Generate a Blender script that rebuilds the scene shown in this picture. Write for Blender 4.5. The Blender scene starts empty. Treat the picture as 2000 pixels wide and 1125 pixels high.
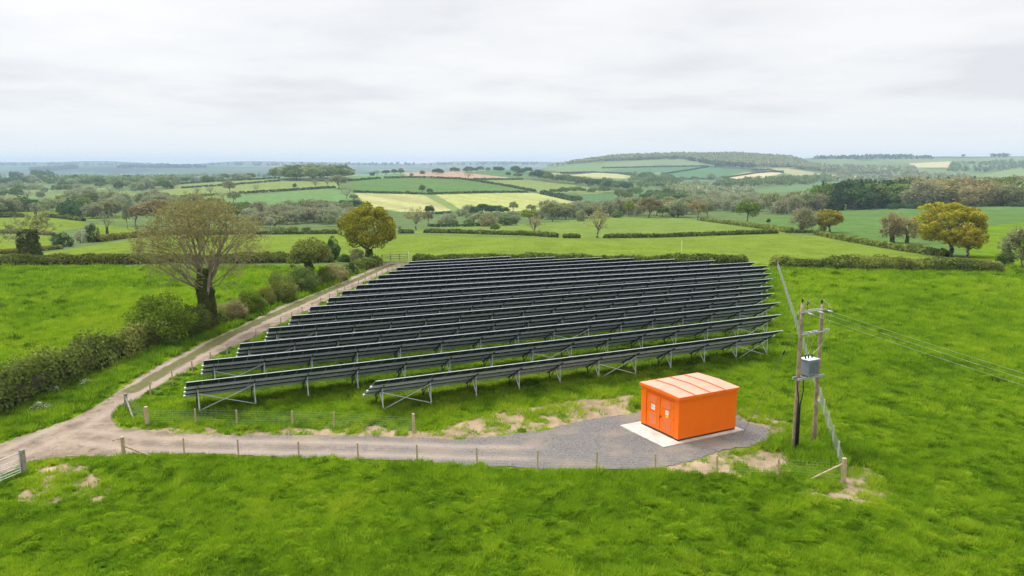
import bpy, math, random
import numpy as np
from mathutils import Vector, Matrix

rng = np.random.default_rng(11)
random.seed(11)
scene = bpy.context.scene
COL = scene.collection
PI = math.pi

# ------------------------------------------------------------------ camera
H = 17.0
TH = math.radians(9.165)
CT, ST = math.cos(TH), math.sin(TH)
F = 1500.0
HAZE = 1.2e-4
cam = bpy.data.cameras.new('camera')
cam.lens = 27.0
cam.sensor_width = 36.0
cam.clip_start = 0.5
cam.clip_end = 60000
camo = bpy.data.objects.new('camera', cam)
COL.objects.link(camo)
camo.location = (0, 0, H)
camo.rotation_euler = (PI / 2 - TH, 0, 0)
scene.camera = camo


def ray(x, y):
    """photo pixel -> lateral ratio X/Y and slope Z/Y of the view ray"""
    a = (np.asarray(x, float) - 1000) / F
    b = (562.5 - np.asarray(y, float)) / F
    dy = CT + b * ST
    return a / dy, (-ST + b * CT) / dy


def to_px(X, Y, Z):
    s = (Z - H) / Y
    b = (s * CT + ST) / (CT - s * ST)
    dy = CT + b * ST
    return 1000 + F * (X / Y) * dy, 562.5 - F * b


def depth(Y, Z):
    return Y * CT + (H - Z) * ST


def flat(x, y, z=0.0):
    """ground point of a pixel on the flat near field"""
    u, s = ray(x, y)
    Y = (z - H) / s
    return u * Y, Y


# ------------------------------------------------------------------ noise
def _h(i, j, seed):
    v = np.sin(i * 127.1 + j * 311.7 + seed * 74.7) * 43758.5453
    return v - np.floor(v)


def vnoise(x, y, seed=0):
    xi, yi = np.floor(x), np.floor(y)
    fx, fy = x - xi, y - yi
    fx = fx * fx * (3 - 2 * fx)
    fy = fy * fy * (3 - 2 * fy)
    a, b = _h(xi, yi, seed), _h(xi + 1, yi, seed)
    c, d = _h(xi, yi + 1, seed), _h(xi + 1, yi + 1, seed)
    return (a * (1 - fx) + b * fx) * (1 - fy) + (c * (1 - fx) + d * fx) * fy


def fbm(x, y, octv=4, seed=0):
    s, a, t = 0.0, 0.5, 0.0
    for k in range(octv):
        s = s + a * vnoise(x * 2 ** k + k * 17.3, y * 2 ** k - k * 9.1, seed + k)
        t += a
        a *= 0.5
    return s / t


def sstep(a, b, x):
    t = np.clip((x - a) / (b - a), 0, 1)
    return t * t * (3 - 2 * t)


def pip(poly, X, Y):
    P = np.asarray(poly, float)
    x0, y0 = P.min(0)
    x1, y1 = P.max(0)
    out = np.zeros(np.shape(X), bool)
    box = (X >= x0) & (X <= x1) & (Y >= y0) & (Y <= y1)
    if not box.any():
        return out
    xs, ys = X[box], Y[box]
    ins = np.zeros(xs.shape, bool)
    n = len(P)
    for i in range(n):
        ax, ay = P[i]
        bx, by = P[(i + 1) % n]
        if ay == by:
            continue
        c = (ay > ys) != (by > ys)
        ins ^= c & (xs < (bx - ax) * (ys - ay) / (by - ay) + ax)
    out[box] = ins
    return out


# ------------------------------------------------------------------ terrain
def pchip(x, y, xi):
    x, y = np.asarray(x, float), np.asarray(y, float)
    h = np.diff(x)
    d = np.diff(y) / h
    m = np.zeros_like(y)
    for k in range(1, len(x) - 1):
        if d[k - 1] * d[k] > 0:
            w1, w2 = 2 * h[k] + h[k - 1], h[k] + 2 * h[k - 1]
            m[k] = (w1 + w2) / (w1 / d[k - 1] + w2 / d[k])
    m[0], m[-1] = d[0], d[-1]
    xi = np.clip(xi, x[0], x[-1])
    k = np.clip(np.searchsorted(x, xi) - 1, 0, len(x) - 2)
    t = (xi - x[k]) / h[k]
    return ((1 + 2 * t) * (1 - t) ** 2 * y[k] + t * (1 - t) ** 2 * h[k] * m[k]
            + t * t * (3 - 2 * t) * y[k + 1] + t * t * (t - 1) * h[k] * m[k + 1])


# for columns of the view: distance and the photo row seen there
TERR = {
    -300: [(180, 493), (230, 472), (300, 450), (400, 428), (520, 411), (700, 396), (900, 384), (1300, 366), (1500, 356), (2000, 346), (2700, 352), (4300, 344), (5500, 327), (6500, 326), (8500, 318), (10400, 324)],
    100: [(180, 492), (230, 470), (300, 448), (400, 425), (520, 410), (700, 395), (900, 383), (1300, 365), (1500, 356), (2000, 346), (2700, 352), (4300, 344), (5500, 327), (6500, 325), (8500, 317.5), (10400, 324)],
    250: [(180, 488), (230, 468), (300, 448), (400, 428), (560, 405), (750, 388), (900, 376), (1150, 364), (1500, 355), (2000, 348), (2700, 352), (4300, 345), (5500, 328), (6500, 326), (8500, 318.5), (10400, 325)],
    400: [(180, 486), (250, 461), (330, 445), (450, 425), (580, 402), (750, 385), (950, 370), (1150, 358), (1350, 351), (1900, 353), (3500, 342), (5500, 328), (6500, 325), (8500, 317), (10400, 324)],
    600: [(180, 486), (250, 461), (340, 447), (450, 427), (570, 404), (720, 388), (900, 370), (1080, 354), (1250, 347), (1800, 352), (3500, 342), (5500, 328), (6500, 324), (8500, 314.5), (10400, 324)],
    850: [(180, 485), (250, 461), (340, 446), (450, 429), (600, 407), (750, 388), (900, 373), (1100, 356), (1350, 343), (1500, 337), (2200, 343), (4000, 338), (5500, 330), (6500, 326), (8500, 317.5), (10400, 326)],
    1000: [(180, 485), (250, 461), (330, 445), (430, 430), (600, 410), (780, 390), (950, 374), (1200, 358), (1500, 343), (1900, 331), (2500, 338), (4000, 336), (5500, 329), (6500, 326), (8500, 316.5), (10400, 326)],
    1120: [(180, 486), (250, 462), (330, 444), (430, 428), (600, 411), (800, 394), (1000, 378), (1300, 362), (1700, 347), (2200, 335), (2700, 325), (3200, 318), (4200, 330), (6500, 332), (8500, 318), (10400, 328)],
    1250: [(180, 486), (250, 463), (330, 444), (430, 424), (600, 410), (800, 396), (1000, 382), (1400, 364), (1900, 348), (2400, 330), (2800, 316), (3200, 304.5), (4200, 320), (8500, 324), (10400, 330)],
    1420: [(180, 484), (250, 458), (330, 441), (420, 427), (600, 408), (800, 394), (1050, 378), (1450, 362), (1900, 347), (2400, 331), (2800, 320), (3300, 302.5), (4200, 318), (8500, 324), (10400, 330)],
    1540: [(180, 484), (250, 456), (330, 438), (430, 422), (600, 408), (800, 396), (1050, 380), (1450, 364), (1900, 347), (2400, 333), (2800, 323), (3300, 308), (4200, 311), (8500, 324), (10400, 330)],
    1650: [(180, 484), (250, 455), (350, 430), (470, 412), (700, 402), (1000, 386), (1500, 366), (2000, 350), (2600, 336), (3200, 322), (3900, 309), (4300, 305.5), (6000, 318), (10400, 330)],
    1850: [(180, 486), (250, 457), (350, 428), (470, 407), (700, 400), (1000, 384), (1500, 362), (2000, 347), (2600, 333), (3200, 321), (3900, 309), (4500, 306), (6000, 318), (10400, 330)],
    2150: [(180, 486), (250, 455), (350, 425), (470, 401), (700, 396), (1000, 382), (1500, 360), (2000, 345), (2600, 333), (3400, 318), (4200, 307), (4700, 304.5), (6000, 318), (10400, 330)],
}
LY0, LY1, NL = math.log(20.0), math.log(10400.0), 760
LG = np.linspace(LY0, LY1, NL)
YG = np.exp(LG)
NU = 261
UG = np.linspace(-1.3, 1.3, NU)
# skylines of the two farthest ridges: photo column, photo row
RIDGE = {8500: (850, [(-400, 319), (-100, 316), (30, 316.5), (120, 317), (195, 313.5), (250, 316), (320, 320), (380, 321.5), (440, 316), (490, 314), (560, 316), (650, 317), (750, 319), (800, 321.5), (850, 317), (910, 315), (1060, 315.5), (1200, 318), (2400, 324)]),
         5600: (560, [(-400, 333), (-100, 336), (0, 334), (60, 331), (130, 326), (200, 323.5), (300, 325), (380, 323), (450, 326), (560, 329), (700, 332), (1000, 331), (1200, 333), (2400, 333)])}
_cu, _cz = [], []
for xp in sorted(TERR):
    pts = TERR[xp]
    Yk = [20, 70, 105, 126] + [p[0] for p in pts]
    Zk = [0, 0, 0, 0] + [H + p[0] * float(ray(0, p[1])[1]) for p in pts]
    _cu.append((xp - 1000) / F / 1.003)
    _cz.append(pchip(np.log(Yk), Zk, LG))
_cz = np.array(_cz)
ZT = np.array([pchip(_cu, _cz[:, k], UG) for k in range(NL)])          # NL x NU
ZT = ZT.copy()
_xp = 1000 + F * UG * 1.003
for _Y, (_w, _pr) in RIDGE.items():
    _k = int(np.argmin(np.abs(YG - _Y)))
    _yr = np.interp(_xp, [q[0] for q in _pr], [q[1] for q in _pr])
    _dz = (H + _Y * ray(0, _yr)[1]) - ZT[_k]
    _dz = np.where((_xp > 1080) & (_Y > 6000), 0, _dz)
    _dz = np.where(_Y < 6000, _dz * np.clip((1000 - _xp) / 300, 0, 1), _dz)
    ZT = ZT + np.exp(-((YG - _Y) / _w) ** 2)[:, None] * _dz[None, :]
for _ in range(1):
    _p = np.pad(ZT, ((0, 0), (2, 2)), mode='edge')
    ZT = (_p[:, :-4] + _p[:, 1:-3] + _p[:, 2:-2] + _p[:, 3:-1] + _p[:, 4:]) / 5
ZT = ZT + ((0.0022 * np.clip(YG - 150, 0, 900))[:, None]
           * (fbm(UG[None, :] * YG[:, None] / 130, YG[:, None] / 170 + 0 * UG[None, :], 3, 5) - 0.5))


def zt(x, y):
    x, y = np.asarray(x, float), np.asarray(y, float)
    Yc = np.maximum(y, 20.0)
    fu = np.clip((x / Yc + 1.3) / 2.6 * (NU - 1), 0, NU - 1.001)
    fl = np.clip((np.log(Yc) - LY0) / (LY1 - LY0) * (NL - 1), 0, NL - 1.001)
    iu, il = fu.astype(int), fl.astype(int)
    tu, tl = fu - iu, fl - il
    return ((ZT[il, iu] * (1 - tu) + ZT[il, iu + 1] * tu) * (1 - tl)
            + (ZT[il + 1, iu] * (1 - tu) + ZT[il + 1, iu + 1] * tu) * tl)


def ground(px, py, ymax=9000.0):
    """where the view rays of photo pixels meet the terrain -> X, Y, Z arrays"""
    px, py = np.atleast_1d(np.asarray(px, float)), np.atleast_1d(np.asarray(py, float))
    u, s = ray(px, py)
    fu = np.clip((u + 1.3) / 2.6 * (NU - 1), 0, NU - 1.001)
    iu = fu.astype(int)
    tu = fu - iu
    Zc = ZT[:, iu] * (1 - tu) + ZT[:, iu + 1] * tu
    below = (H + YG[:, None] * s[None, :]) <= Zc
    hit = below.any(0)
    k = np.where(hit, below.argmax(0), NL - 1)
    k0 = np.maximum(k - 1, 0)
    n = np.arange(len(px))
    d1 = H + YG[k] * s - Zc[k, n]
    d0 = H + YG[k0] * s - Zc[k0, n]
    t = np.where(np.abs(d0 - d1) > 1e-9, d0 / (d0 - d1), 1.0)
    Y = YG[k0] + (YG[k] - YG[k0]) * np.clip(t, 0, 1)
    Y = np.minimum(Y, ymax)
    X = u * Y
    return X, Y, zt(X, Y)


# ------------------------------------------------------------------ mesh helpers
def new_mesh(name, V, F4, mats, attrs=None, smooth=False, midx=None):
    """V (n,3); F4 (m,3|4) or a list of such arrays; attrs {name: (type, domain, array)}"""
    V = np.asarray(V, np.float32)
    Fs = F4 if isinstance(F4, list) else [F4]
    Fs = [np.asarray(f, np.int32) for f in Fs if len(f)]
    me = bpy.data.meshes.new(name)
    nl = sum(f.size for f in Fs)
    nf = sum(len(f) for f in Fs)
    me.vertices.add(len(V))
    me.vertices.foreach_set('co', V.ravel())
    me.loops.add(nl)
    me.loops.foreach_set('vertex_index', np.concatenate([f.ravel() for f in Fs]))
    me.polygons.add(nf)
    tot = np.concatenate([np.full(len(f), f.shape[1], np.int32) for f in Fs])
    st = np.concatenate([[0], np.cumsum(tot)[:-1]]).astype(np.int32)
    me.polygons.foreach_set('loop_start', st)
    me.polygons.foreach_set('loop_total', tot)
    if midx is not None:
        me.polygons.foreach_set('material_index', np.asarray(midx, np.int32))
    me.polygons.foreach_set('use_smooth', np.full(nf, bool(smooth)))
    for m in (mats if isinstance(mats, (list, tuple)) else [mats]):
        me.materials.append(m)
    for k, (ty, dom, arr) in (attrs or {}).items():
        a = me.attributes.new(k, ty, dom)
        key = 'color' if ty.endswith('COLOR') else ('vector' if ty == 'FLOAT_VECTOR' else 'value')
        a.data.foreach_set(key, np.asarray(arr, np.float32 if ty != 'INT' else np.int32).ravel())
    me.update()
    return me


def link(name, me, parent=None, loc=None, rot=None, scale=None):
    o = bpy.data.objects.new(name, me)
    COL.objects.link(o)
    if parent is not None:
        o.parent = parent
    if loc is not None:
        o.location = loc
    if rot is not None:
        o.rotation_euler = rot
    if scale is not None:
        o.scale = scale
    return o


def tag(o, label=None, cat=None, group=None, kind=None):
    if label:
        o['label'] = label
    if cat:
        o['category'] = cat
    if group:
        o['group'] = group
    if kind:
        o['kind'] = kind
    return o


def empty(name, loc=(0, 0, 0), rz=0.0):
    o = bpy.data.objects.new(name, None)
    o.empty_display_size = 0.3
    COL.objects.link(o)
    o.location = loc
    o.rotation_euler = (0, 0, rz)
    return o


class MB:
    """collects boxes, bars, tubes and prisms into one mesh"""

    def __init__(s):
        s.V, s.F, s.M, s.n = [], [], [], 0

    def add(s, V, Fc, m=0):
        V = np.asarray(V, float)
        s.V.append(V)
        for f in Fc:
            s.F.append([i + s.n for i in f])
            s.M.append(m)
        s.n += len(V)

    def box(s, c, size, m=0, R=None):
        hx, hy, hz = size[0] / 2, size[1] / 2, size[2] / 2
        V = np.array([[x, y, z] for z in (-hz, hz) for y in (-hy, hy) for x in (-hx, hx)])
        if R is not None:
            V = V @ np.array(R).T
        s.add(V + np.array(c), [(0, 2, 3, 1), (4, 5, 7, 6), (0, 1, 5, 4), (2, 6, 7, 3), (0, 4, 6, 2), (1, 3, 7, 5)], m)

    def bar(s, a, b, w, h=None, m=0, up=(0, 0, 1)):
        a, b = np.array(a, float), np.array(b, float)
        h = w if h is None else h
        d = b - a
        L = np.linalg.norm(d)
        d = d / L
        up = np.array(up, float)
        if abs(d @ up) > 0.95:
            up = np.array((0, 1.0, 0))
        x = np.cross(d, up)
        x /= np.linalg.norm(x)
        z = np.cross(x, d)
        s.box((a + b) / 2, (w, L, h), m, np.stack([x, d, z], 1))

    def tube(s, pts, rad, n=8, m=0, cap=True):
        P = np.array(pts, float)
        R = np.full(len(P), rad) if np.isscalar(rad) else np.array(rad, float)
        D = np.gradient(P, axis=0)
        D /= np.linalg.norm(D, axis=1)[:, None] + 1e-12
        ref = np.array((0, 0, 1.0)) if abs(D[0][2]) < 0.9 else np.array((1.0, 0, 0))
        V = []
        for p, d, r in zip(P, D, R):
            x = np.cross(d, ref)
            x /= np.linalg.norm(x) + 1e-12
            y = np.cross(d, x)
            for k in range(n):
                t = 2 * PI * k / n
                V.append(p + r * (math.cos(t) * x + math.sin(t) * y))
        Fc = []
        for i in range(len(P) - 1):
            for k in range(n):
                k2 = (k + 1) % n
                Fc.append((i * n + k, i * n + k2, (i + 1) * n + k2, (i + 1) * n + k))
        if cap:
            Fc.append(tuple(range(n - 1, -1, -1)))
            Fc.append(tuple((len(P) - 1) * n + k for k in range(n)))
        s.add(V, Fc, m)

    def lathe(s, c, prof, n=12, m=0, axis=None):
        V, Fc = [], []
        for r, z in prof:
            for k in range(n):
                t = 2 * PI * k / n
                V.append((r * math.cos(t), r * math.sin(t), z))
        for i in range(len(prof) - 1):
            for k in range(n):
                k2 = (k + 1) % n
                Fc.append((i * n + k, i * n + k2, (i + 1) * n + k2, (i + 1) * n + k))
        Fc.append(tuple(range(n - 1, -1, -1)))
        Fc.append(tuple((len(prof) - 1) * n + k for k in range(n)))
        V = np.array(V)
        if axis is not None:
            V = V @ np.array(Vector((0, 0, 1)).rotation_difference(Vector(axis)).to_matrix()).T
        s.add(V + np.array(c), Fc, m)

    def mesh(s, name, mats, smooth=False):
        me = bpy.data.meshes.new(name)
        me.from_pydata(np.concatenate(s.V).tolist(), [], s.F)
        for m in (mats if isinstance(mats, (list, tuple)) else [mats]):
            me.materials.append(m)
        me.polygons.foreach_set('material_index', s.M)
        me.polygons.foreach_set('use_smooth', [smooth] * len(s.F))
        me.update()
        return me

    def build(s, name, mats, parent=None, loc=None, rot=None, smooth=False):
        return link(name, s.mesh(name, mats, smooth), parent, loc, rot)


# ------------------------------------------------------------------ materials
def nodemat(name):
    m = bpy.data.materials.new(name)
    m.use_nodes = True
    nt = m.node_tree
    nt.nodes.clear()
    return m, nt, nt.nodes, nt.links


def N(nt, ty, **kw):
    n = nt.nodes.new(ty)
    for k, v in kw.items():
        if k.startswith('i_'):
            n.inputs[k[2:].replace('_', ' ')].default_value = v
        else:
            setattr(n, k, v)
    return n


def rgb(c):
    return (c[0], c[1], c[2], 1.0)


def mixc(nt, fac, a, b, mode='MIX'):
    n = nt.nodes.new('ShaderNodeMix')
    n.data_type = 'RGBA'
    n.blend_type = mode
    for sock, v in ((n.inputs[0], fac), (n.inputs[6], a), (n.inputs[7], b)):
        if hasattr(v, 'is_linked'):
            nt.links.new(v, sock)
        elif isinstance(v, (int, float)):
            sock.default_value = v
        else:
            sock.default_value = rgb(v)
    return n.outputs[2]


def math_(nt, op, a, b=None, c=None, clamp=False):
    n = nt.nodes.new('ShaderNodeMath')
    n.operation = op
    n.use_clamp = clamp
    for k, v in enumerate((a, b, c)):
        if v is None:
            continue
        if hasattr(v, 'is_linked'):
            nt.links.new(v, n.inputs[k])
        else:
            n.inputs[k].default_value = v
    return n.outputs[0]


def noise(nt, vec, scale, detail=3.0, rough=0.55):
    n = nt.nodes.new('ShaderNodeTexNoise')
    n.inputs['Scale'].default_value = scale
    n.inputs['Detail'].default_value = detail
    n.inputs['Roughness'].default_value = rough
    if vec is not None:
        nt.links.new(vec, n.inputs['Vector'])
    return n.outputs['Fac']


def ramp(nt, fac, stops):
    n = nt.nodes.new('ShaderNodeValToRGB')
    e = n.color_ramp.elements
    e[0].position, e[0].color = stops[0][0], rgb(stops[0][1])
    e[1].position, e[1].color = stops[-1][0], rgb(stops[-1][1])
    for p, c in stops[1:-1]:
        k = e.new(p)
        k.color = rgb(c)
    nt.links.new(fac, n.inputs[0])
    return n.outputs[0]


def step(nt, fac, a, b):
    n = nt.nodes.new('ShaderNodeMapRange')
    n.interpolation_type = 'SMOOTHSTEP'
    n.inputs['From Min'].default_value = a
    n.inputs['From Max'].default_value = b
    nt.links.new(fac, n.inputs['Value'])
    return n.outputs['Result']


def simple(name, c1, c2=None, rough=0.6, metal=0.0, scale=8.0, spec=0.4, bump=0.0, coord='Object'):
    """a painted, wooden or metal surface: two tones through fine noise"""
    m, nt, nd, lk = nodemat(name)
    out = N(nt, 'ShaderNodeOutputMaterial')
    bs = N(nt, 'ShaderNodeBsdfPrincipled')
    tc = N(nt, 'ShaderNodeTexCoord')
    c2 = c2 or tuple(v * 0.85 for v in c1)
    f = noise(nt, tc.outputs[coord], scale, 5, 0.6)
    lk.new(mixc(nt, step(nt, f, 0.35, 0.65), c1, c2), bs.inputs['Base Color'])
    bs.inputs['Roughness'].default_value = rough
    bs.inputs['Metallic'].default_value = metal
    bs.inputs['Specular IOR Level'].default_value = spec
    if bump:
        b = N(nt, 'ShaderNodeBump')
        b.inputs['Strength'].default_value = bump
        b.inputs['Distance'].default_value = 0.02
        lk.new(f, b.inputs['Height'])
        lk.new(b.outputs[0], bs.inputs['Normal'])
    lk.new(bs.outputs[0], out.inputs[0])
    return m


def leafmat(name, c1, c2, trans=0.3, var=0.14):
    """foliage: each leaf clump between two tones, each plant a little different"""
    m, nt, nd, lk = nodemat(name)
    out = N(nt, 'ShaderNodeOutputMaterial')
    at = N(nt, 'ShaderNodeAttribute', attribute_name='tint')
    oi = N(nt, 'ShaderNodeObjectInfo')
    col = mixc(nt, step(nt, at.outputs['Fac'], .66, .74) if name == 'leaf_parsley' else at.outputs['Fac'], c1, c2)
    v = math_(nt, 'MULTIPLY_ADD', oi.outputs['Random'], 2 * var, 1 - var)
    hs = N(nt, 'ShaderNodeHueSaturation')
    lk.new(v, hs.inputs['Value'])
    lk.new(math_(nt, 'MULTIPLY_ADD', oi.outputs['Random'], 0.03, 0.485), hs.inputs['Hue'])
    lk.new(col, hs.inputs['Color'])
    d = N(nt, 'ShaderNodeBsdfDiffuse')
    t = N(nt, 'ShaderNodeBsdfTranslucent')
    lk.new(hs.outputs[0], d.inputs[0])
    lk.new(hs.outputs[0], t.inputs[0])
    mx = N(nt, 'ShaderNodeMixShader')
    mx.inputs[0].default_value = trans
    lk.new(d.outputs[0], mx.inputs[1])
    lk.new(t.outputs[0], mx.inputs[2])
    lk.new(mx.outputs[0], out.inputs[0])
    return m


LEAF = {
    'green': leafmat('leaf_green', (.085, .130, .028), (.20, .26, .065)),
    'darkgreen': leafmat('leaf_dark_green', (.040, .075, .028), (.10, .16, .052)),
    'lime': leafmat('leaf_lime', (.15, .22, .025), (.30, .38, .05)),
    'brightgreen': leafmat('leaf_bright_green', (.090, .165, .015), (.23, .34, .04)),
    'ochre': leafmat('leaf_ochre', (.185, .205, .016), (.42, .43, .038)),
    'golden': leafmat('leaf_golden', (.235, .220, .018), (.49, .45, .05)),
    'tan': leafmat('leaf_tan', (.23, .20, .085), (.42, .37, .17)),
    'greybrown': leafmat('twig_grey_brown', (.185, .205, .11), (.35, .38, .215)),
    'pinkbrown': leafmat('twig_pink_brown', (.20, .20, .105), (.35, .345, .195)),
    'olivegrey': leafmat('leaf_olive_grey', (.17, .195, .08), (.34, .37, .17)),
    'blossom': leafmat('leaf_blossom', (.16, .19, .07), (.55, .54, .38)),
    'conifer': leafmat('needle_dark', (.042, .080, .034), (.10, .165, .06)),
    'hedge': leafmat('leaf_hedge', (.070, .095, .020), (.20, .24, .05)),
    'hedgemix': leafmat('leaf_hedge_mixed', (.115, .130, .028), (.28, .305, .065)),
    'rust': leafmat('leaf_rust', (.19, .165, .075), (.32, .29, .12)),
    'ivy': leafmat('leaf_ivy', (.055, .075, .018), (.17, .20, .05)),
    'bud': leafmat('leaf_bud', (.20, .185, .06), (.37, .34, .13)),
    'parsley': leafmat('leaf_parsley', (.14, .22, .05), (.65, .68, .55)),
}
CORE = simple('shaded_core', (.030, .030, .016), (.05, .045, .022), 0.9, scale=3)  # hedge inside: dense wood and its shade painted as one dark shell
BARK = simple('bark', (.20, .17, .125), (.11, .09, .065), 0.9, scale=6, bump=0.5)
BARK_PALE = simple('bark_pale', (.30, .25, .165), (.17, .14, .09), 0.9, scale=5, bump=0.4)


# ------------------------------------------------------------------ vegetation builders
def unit(v):
    return v / (np.linalg.norm(v, axis=-1, keepdims=True) + 1e-9)


def cards(C, Nn, S, asp=1.0, jit=0.6):
    """leaf clumps: one small kinked four-cornered face at each C, roughly facing Nn"""
    n = len(C)
    Nn = unit(Nn + jit * rng.normal(size=(n, 3)))
    t = unit(np.cross(Nn, rng.normal(size=(n, 3))))
    b = np.cross(Nn, t)
    S = np.broadcast_to(np.asarray(S, float), (n,))[:, None]
    k = rng.uniform(.7, 1.2, (n, 4, 1))
    V = np.stack([C + t * S * k[:, 0], C + b * S * asp * k[:, 1], C - t * S * k[:, 2], C - b * S * asp * k[:, 3]], 1)
    V[:, 1] += Nn * S * .25
    return V.reshape(-1, 3), np.arange(4 * n).reshape(n, 4)


def strips(C, D, L, W):
    """twigs: thin faces along D"""
    n = len(C)
    D = unit(D)
    s = unit(np.cross(D, rng.normal(size=(n, 3))))
    L = np.broadcast_to(np.asarray(L, float), (n,))[:, None]
    W = np.broadcast_to(np.asarray(W, float), (n,))[:, None]
    V = np.stack([C - s * W, C + s * W, C + D * L + s * W * .5, C + D * L - s * W * .5], 1)
    return V.reshape(-1, 3), np.arange(4 * n).reshape(n, 4)


def tubes(segs, n=5):
    """tapered branch segments -> one mesh"""
    A = np.array([s[0] for s in segs])
    B = np.array([s[1] for s in segs])
    ra = np.array([s[2] for s in segs])[:, None]
    rb = np.array([s[3] for s in segs])[:, None]
    D = unit(B - A)
    ref = np.where(np.abs(D[:, 2:3]) < .9, np.array([[0, 0, 1.0]]), np.array([[1.0, 0, 0]]))
    x = unit(np.cross(D, ref))
    y = np.cross(D, x)
    V, Fc = [], []
    for k in range(n):
        t = 2 * PI * k / n
        o = math.cos(t) * x + math.sin(t) * y
        V.append(A + ra * o)
        V.append(B + rb * o)
    V = np.stack(V, 1)
    m = len(segs)
    base = np.arange(m)[:, None] * 2 * n
    Fs = []
    for k in range(n):
        k2 = (k + 1) % n
        Fs.append(base + np.array([[2 * k, 2 * k2, 2 * k2 + 1, 2 * k + 1]]))
    return V.reshape(-1, 3), np.concatenate(Fs)


def join(parts):
    """[(V, F, tint, material index)] -> V, F list, tint, midx (quads only)"""
    V, Fc, T, M, o = [], [], [], [], 0
    for v, f, t, m in parts:
        V.append(v)
        Fc.append(f + o)
        T.append(np.broadcast_to(t, (len(f),)))
        M.append(np.full(len(f), m))
        o += len(v)
    return np.concatenate(V), np.concatenate(Fc), np.concatenate(T), np.concatenate(M)


def grow(p, d, L, r, lev, spec, segs, tips):
    """a limb that bends, tapers and forks; spec: per level (bends, children, angle, ratio, lift)"""
    nseg, nch, ang, ratio, lift = spec[lev]
    p, d = np.array(p, float), unit(np.array(d, float))
    last = lev == len(spec) - 1
    r0 = r
    start = 1 if lev else 0
    for i in range(nseg):
        d = unit(d + rng.normal(size=3) * .16 + np.array((0, 0, lift)))
        q = p + d * L / nseg
        r1 = r * (1 - .6 * (i + 1) / nseg)
        segs.append((p, q, r0, r1, lev))
        p, r0 = q, r1
        if last:
            tips.append((p, d))
        elif i >= start:
            for _ in range(nch):
                if rng.random() < .9:
                    a = math.radians(rng.uniform(*ang))
                    s = unit(np.cross(d, rng.normal(size=3)))
                    grow(p, d * math.cos(a) + s * math.sin(a), L * ratio * rng.uniform(.7, 1.2), r1 * .6, lev + 1, spec, segs, tips)


def clumps(centre, rad, n_cl, cl_r, low=-.35, squash=1.0):
    """cluster centres through an uneven ellipsoid"""
    out = []
    k = 0
    while len(out) < n_cl and k < n_cl * 40:
        k += 1
        d = unit(rng.normal(size=3))
        if d[2] < low:
            continue
        f = rng.uniform(.45, 1.0) ** .6
        lump = .86 + .3 * float(vnoise(np.array(d[0] * 1.7 + 9), np.array(d[1] * 1.7 + d[2] * 1.3 + 5), 3))
        c = np.array(centre) + d * np.array(rad) * f * lump * .82
        out.append((c, cl_r * rng.uniform(.7, 1.25)))
    return out


def leaf_clusters(cl, per, leaf, centre, jit=.55):
    C, Nn, T = [], [], []
    for c, r in cl:
        d = unit(rng.normal(size=(per, 3)))
        out = unit(c - np.array(centre) + 1e-6)
        d = unit(d + out * .45 + np.array((0, 0, .25)))
        rr = r * rng.uniform(.55, 1.05, (per, 1)) ** .5
        C.append(c + d * rr * np.array((1.1, 1.1, .85)))
        Nn.append(d)
        T.append(np.clip(rng.normal(rng.uniform(.3, .7), .22, per), 0, 1))
    C, Nn, T = np.concatenate(C), np.concatenate(Nn), np.concatenate(T)
    v, f = cards(C, Nn, leaf * rng.uniform(.7, 1.3, len(C)), .8, jit)
    return v, f, T


def trunk_segs(h, r, n=4, lean=.03):
    p = np.array((0, 0, -.03))
    out = []
    for i in range(n):
        q = np.array((rng.normal() * lean, rng.normal() * lean, h * (i + 1) / n))
        ra = r * (1.5 if i == 0 else 1 - .45 * i / n)
        out.append((p, q, ra, r * (1 - .45 * (i + 1) / n), 0))
        p = q
    return out


# ---- prototype shapes, all one unit tall, standing on the origin
def shape_round(n_cl=46, per=44, leaf=.032, rx=.42, rz=.40, zc=.60, bare_trunk=True):
    ctr = (0, 0, zc)
    cl = clumps(ctr, (rx, rx, rz), n_cl, .135)
    v, f, t = leaf_clusters(cl, per, leaf, ctr)
    sg = trunk_segs(zc * .8, .03)
    top = sg[-1][1]
    for c, r in cl[:12]:
        a = sg[rng.integers(1, 4)][1]
        mid = (a + c) / 2 + rng.normal(size=3) * .03
        sg += [(a, mid, .014, .010, 1), (mid, c, .010, .005, 1)]
    return tubes(sg, 6), (v, f, t)


def shape_bush(n_cl=34, per=44, leaf=.04, rx=.5, rz=.5):
    ctr = (0, 0, .42)
    cl = clumps(ctr, (rx, rx, rz + .06), n_cl, .19, low=-.8)
    cl = [(np.array((c[0], c[1], max(c[2], .08))), r) for c, r in cl]
    v, f, t = leaf_clusters(cl, per, leaf, ctr)
    sg = []
    for c, r in cl[:10]:
        sg.append((np.array((c[0] * .15, c[1] * .15, -.03)), c * .8, .018, .008, 0))
    return tubes(sg, 5), (v, f, t)


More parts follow.
